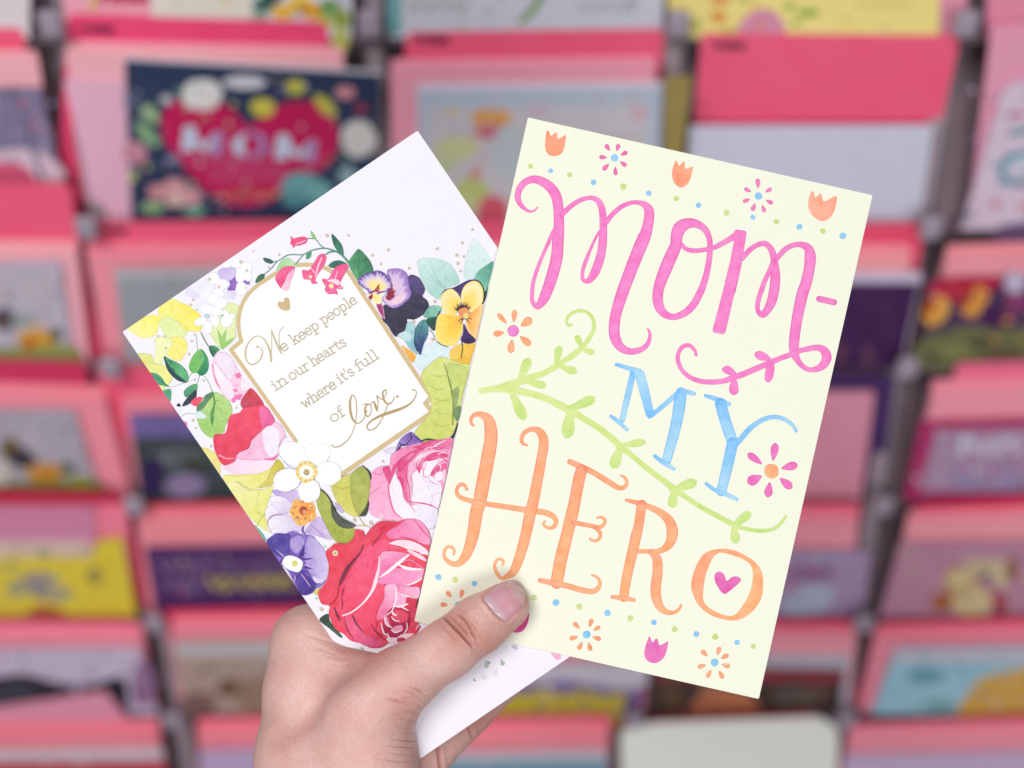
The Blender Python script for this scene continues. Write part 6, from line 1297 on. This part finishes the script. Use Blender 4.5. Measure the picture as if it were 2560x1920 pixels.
rp2 = nt.nodes.new("ShaderNodeMapRange"); rp2.inputs[1].default_value, rp2.inputs[2].default_value, rp2.inputs[3].default_value, rp2.inputs[4].default_value = .3, .7, .93, 1.05
cb = nt.nodes.new("ShaderNodeCombineColor")
nt.links.new(n2.outputs[0], rp2.inputs[0])
for i in range(3): nt.links.new(rp2.outputs[0], cb.inputs[i])
nt.links.new(mx.outputs[2], mx2.inputs[6]); nt.links.new(cb.outputs[0], mx2.inputs[7])
nt.links.new(mx2.outputs[2], b.inputs["Base Color"])
bp = nt.nodes.new("ShaderNodeBump"); bp.inputs["Strength"].default_value = 0.6; bp.inputs["Distance"].default_value = 0.00025
ad = nt.nodes.new("ShaderNodeMath"); ad.operation = 'ADD'
nt.links.new(vo.outputs["Distance"], ad.inputs[0]); nt.links.new(n2.outputs[0], ad.inputs[1])
nt.links.new(ad.outputs[0], bp.inputs["Height"]); nt.links.new(bp.outputs[0], b.inputs["Normal"])

hand = mesh_obj("hand", wv, faces, M_skin, None, cols, Matrix.Translation(hand_o), smooth=True)
tag(hand, "left hand pinching both cards with its thumb across the yellow card", "hand")

# thumb nail: a curved plate laid on the nail bed
sel = (xy[:, 0] > 1180) & (xy[:, 0] < 1350) & (xy[:, 1] > 1420) & (xy[:, 1] < 1580)
fa = np.array(faces); fa = fa[sel[fa].all(1)]
tree = BVHTree.FromPolygons(co.tolist(), fa.tolist())
ctr = NS.mean(0)
rings = [0, .3, .55, .75, .88, .96, 1.0]
nvt, ncol, nf = [], [], []
m = len(NS)
def hgt(q):
    r = tree.ray_cast(Vector((q[0], q[1], 180)), Vector((0, 0, -1)), 400)
    return r[0].z if r[0] else 20.0
h0 = hgt(ctr)
def nail_z(q, t):
    h = hgt(q); k = 0.04
    return h * (1 - k) + h0 * k + 2.6 * (1 - t ** 6) + 0.5 - (1.5 * max(0, t - .96) / .04)
nvt.append((*ctr, nail_z(ctr, 0)))
for t in rings[1:]:
    for p in NS:
        q = ctr + (p - ctr) * t; nvt.append((q[0], q[1], nail_z(q, t)))
NB, NL, NT = (216, 160, 172), (214, 180, 192), (222, 182, 184)
def nail_col(q):
    s_ = ((q[0] - 1250) * .803 - (q[1] - 1510) * .596)
    if s_ < -14: return NL
    if s_ < -2:
        k = (s_ + 14) / 12; return [NL[i] + (NB[i] - NL[i]) * k for i in range(3)]
    if s_ > 44: return NT
    return NB
ncol = [[v * ALB for v in lin(nail_col(v3))] for v3 in nvt]
for i in range(m):
    j = (i + 1) % m; nf.append((0, 1 + j, 1 + i))
    for k in range(len(rings) - 2):
        a = 1 + k * m; b2 = a + m; nf.append((a + i, a + j, b2 + j, b2 + i))
M_nail = paper_material("nail_plate", 0.24, 0.04, 120, 0.0, 0.5, 0.01)
nb = M_nail.node_tree.nodes["Principled BSDF"]; nb.inputs["Subsurface Weight"].default_value = 0.1; nb.inputs["Subsurface Radius"].default_value = (0.002, 0.001, 0.0006); nb.inputs["Coat Weight"].default_value = 0.25; nb.inputs["Coat Roughness"].default_value = 0.15
mesh_obj("thumb_nail", [to_world(p) - hand_o for p in nvt], nf, M_nail, hand, ncol, None, smooth=True)
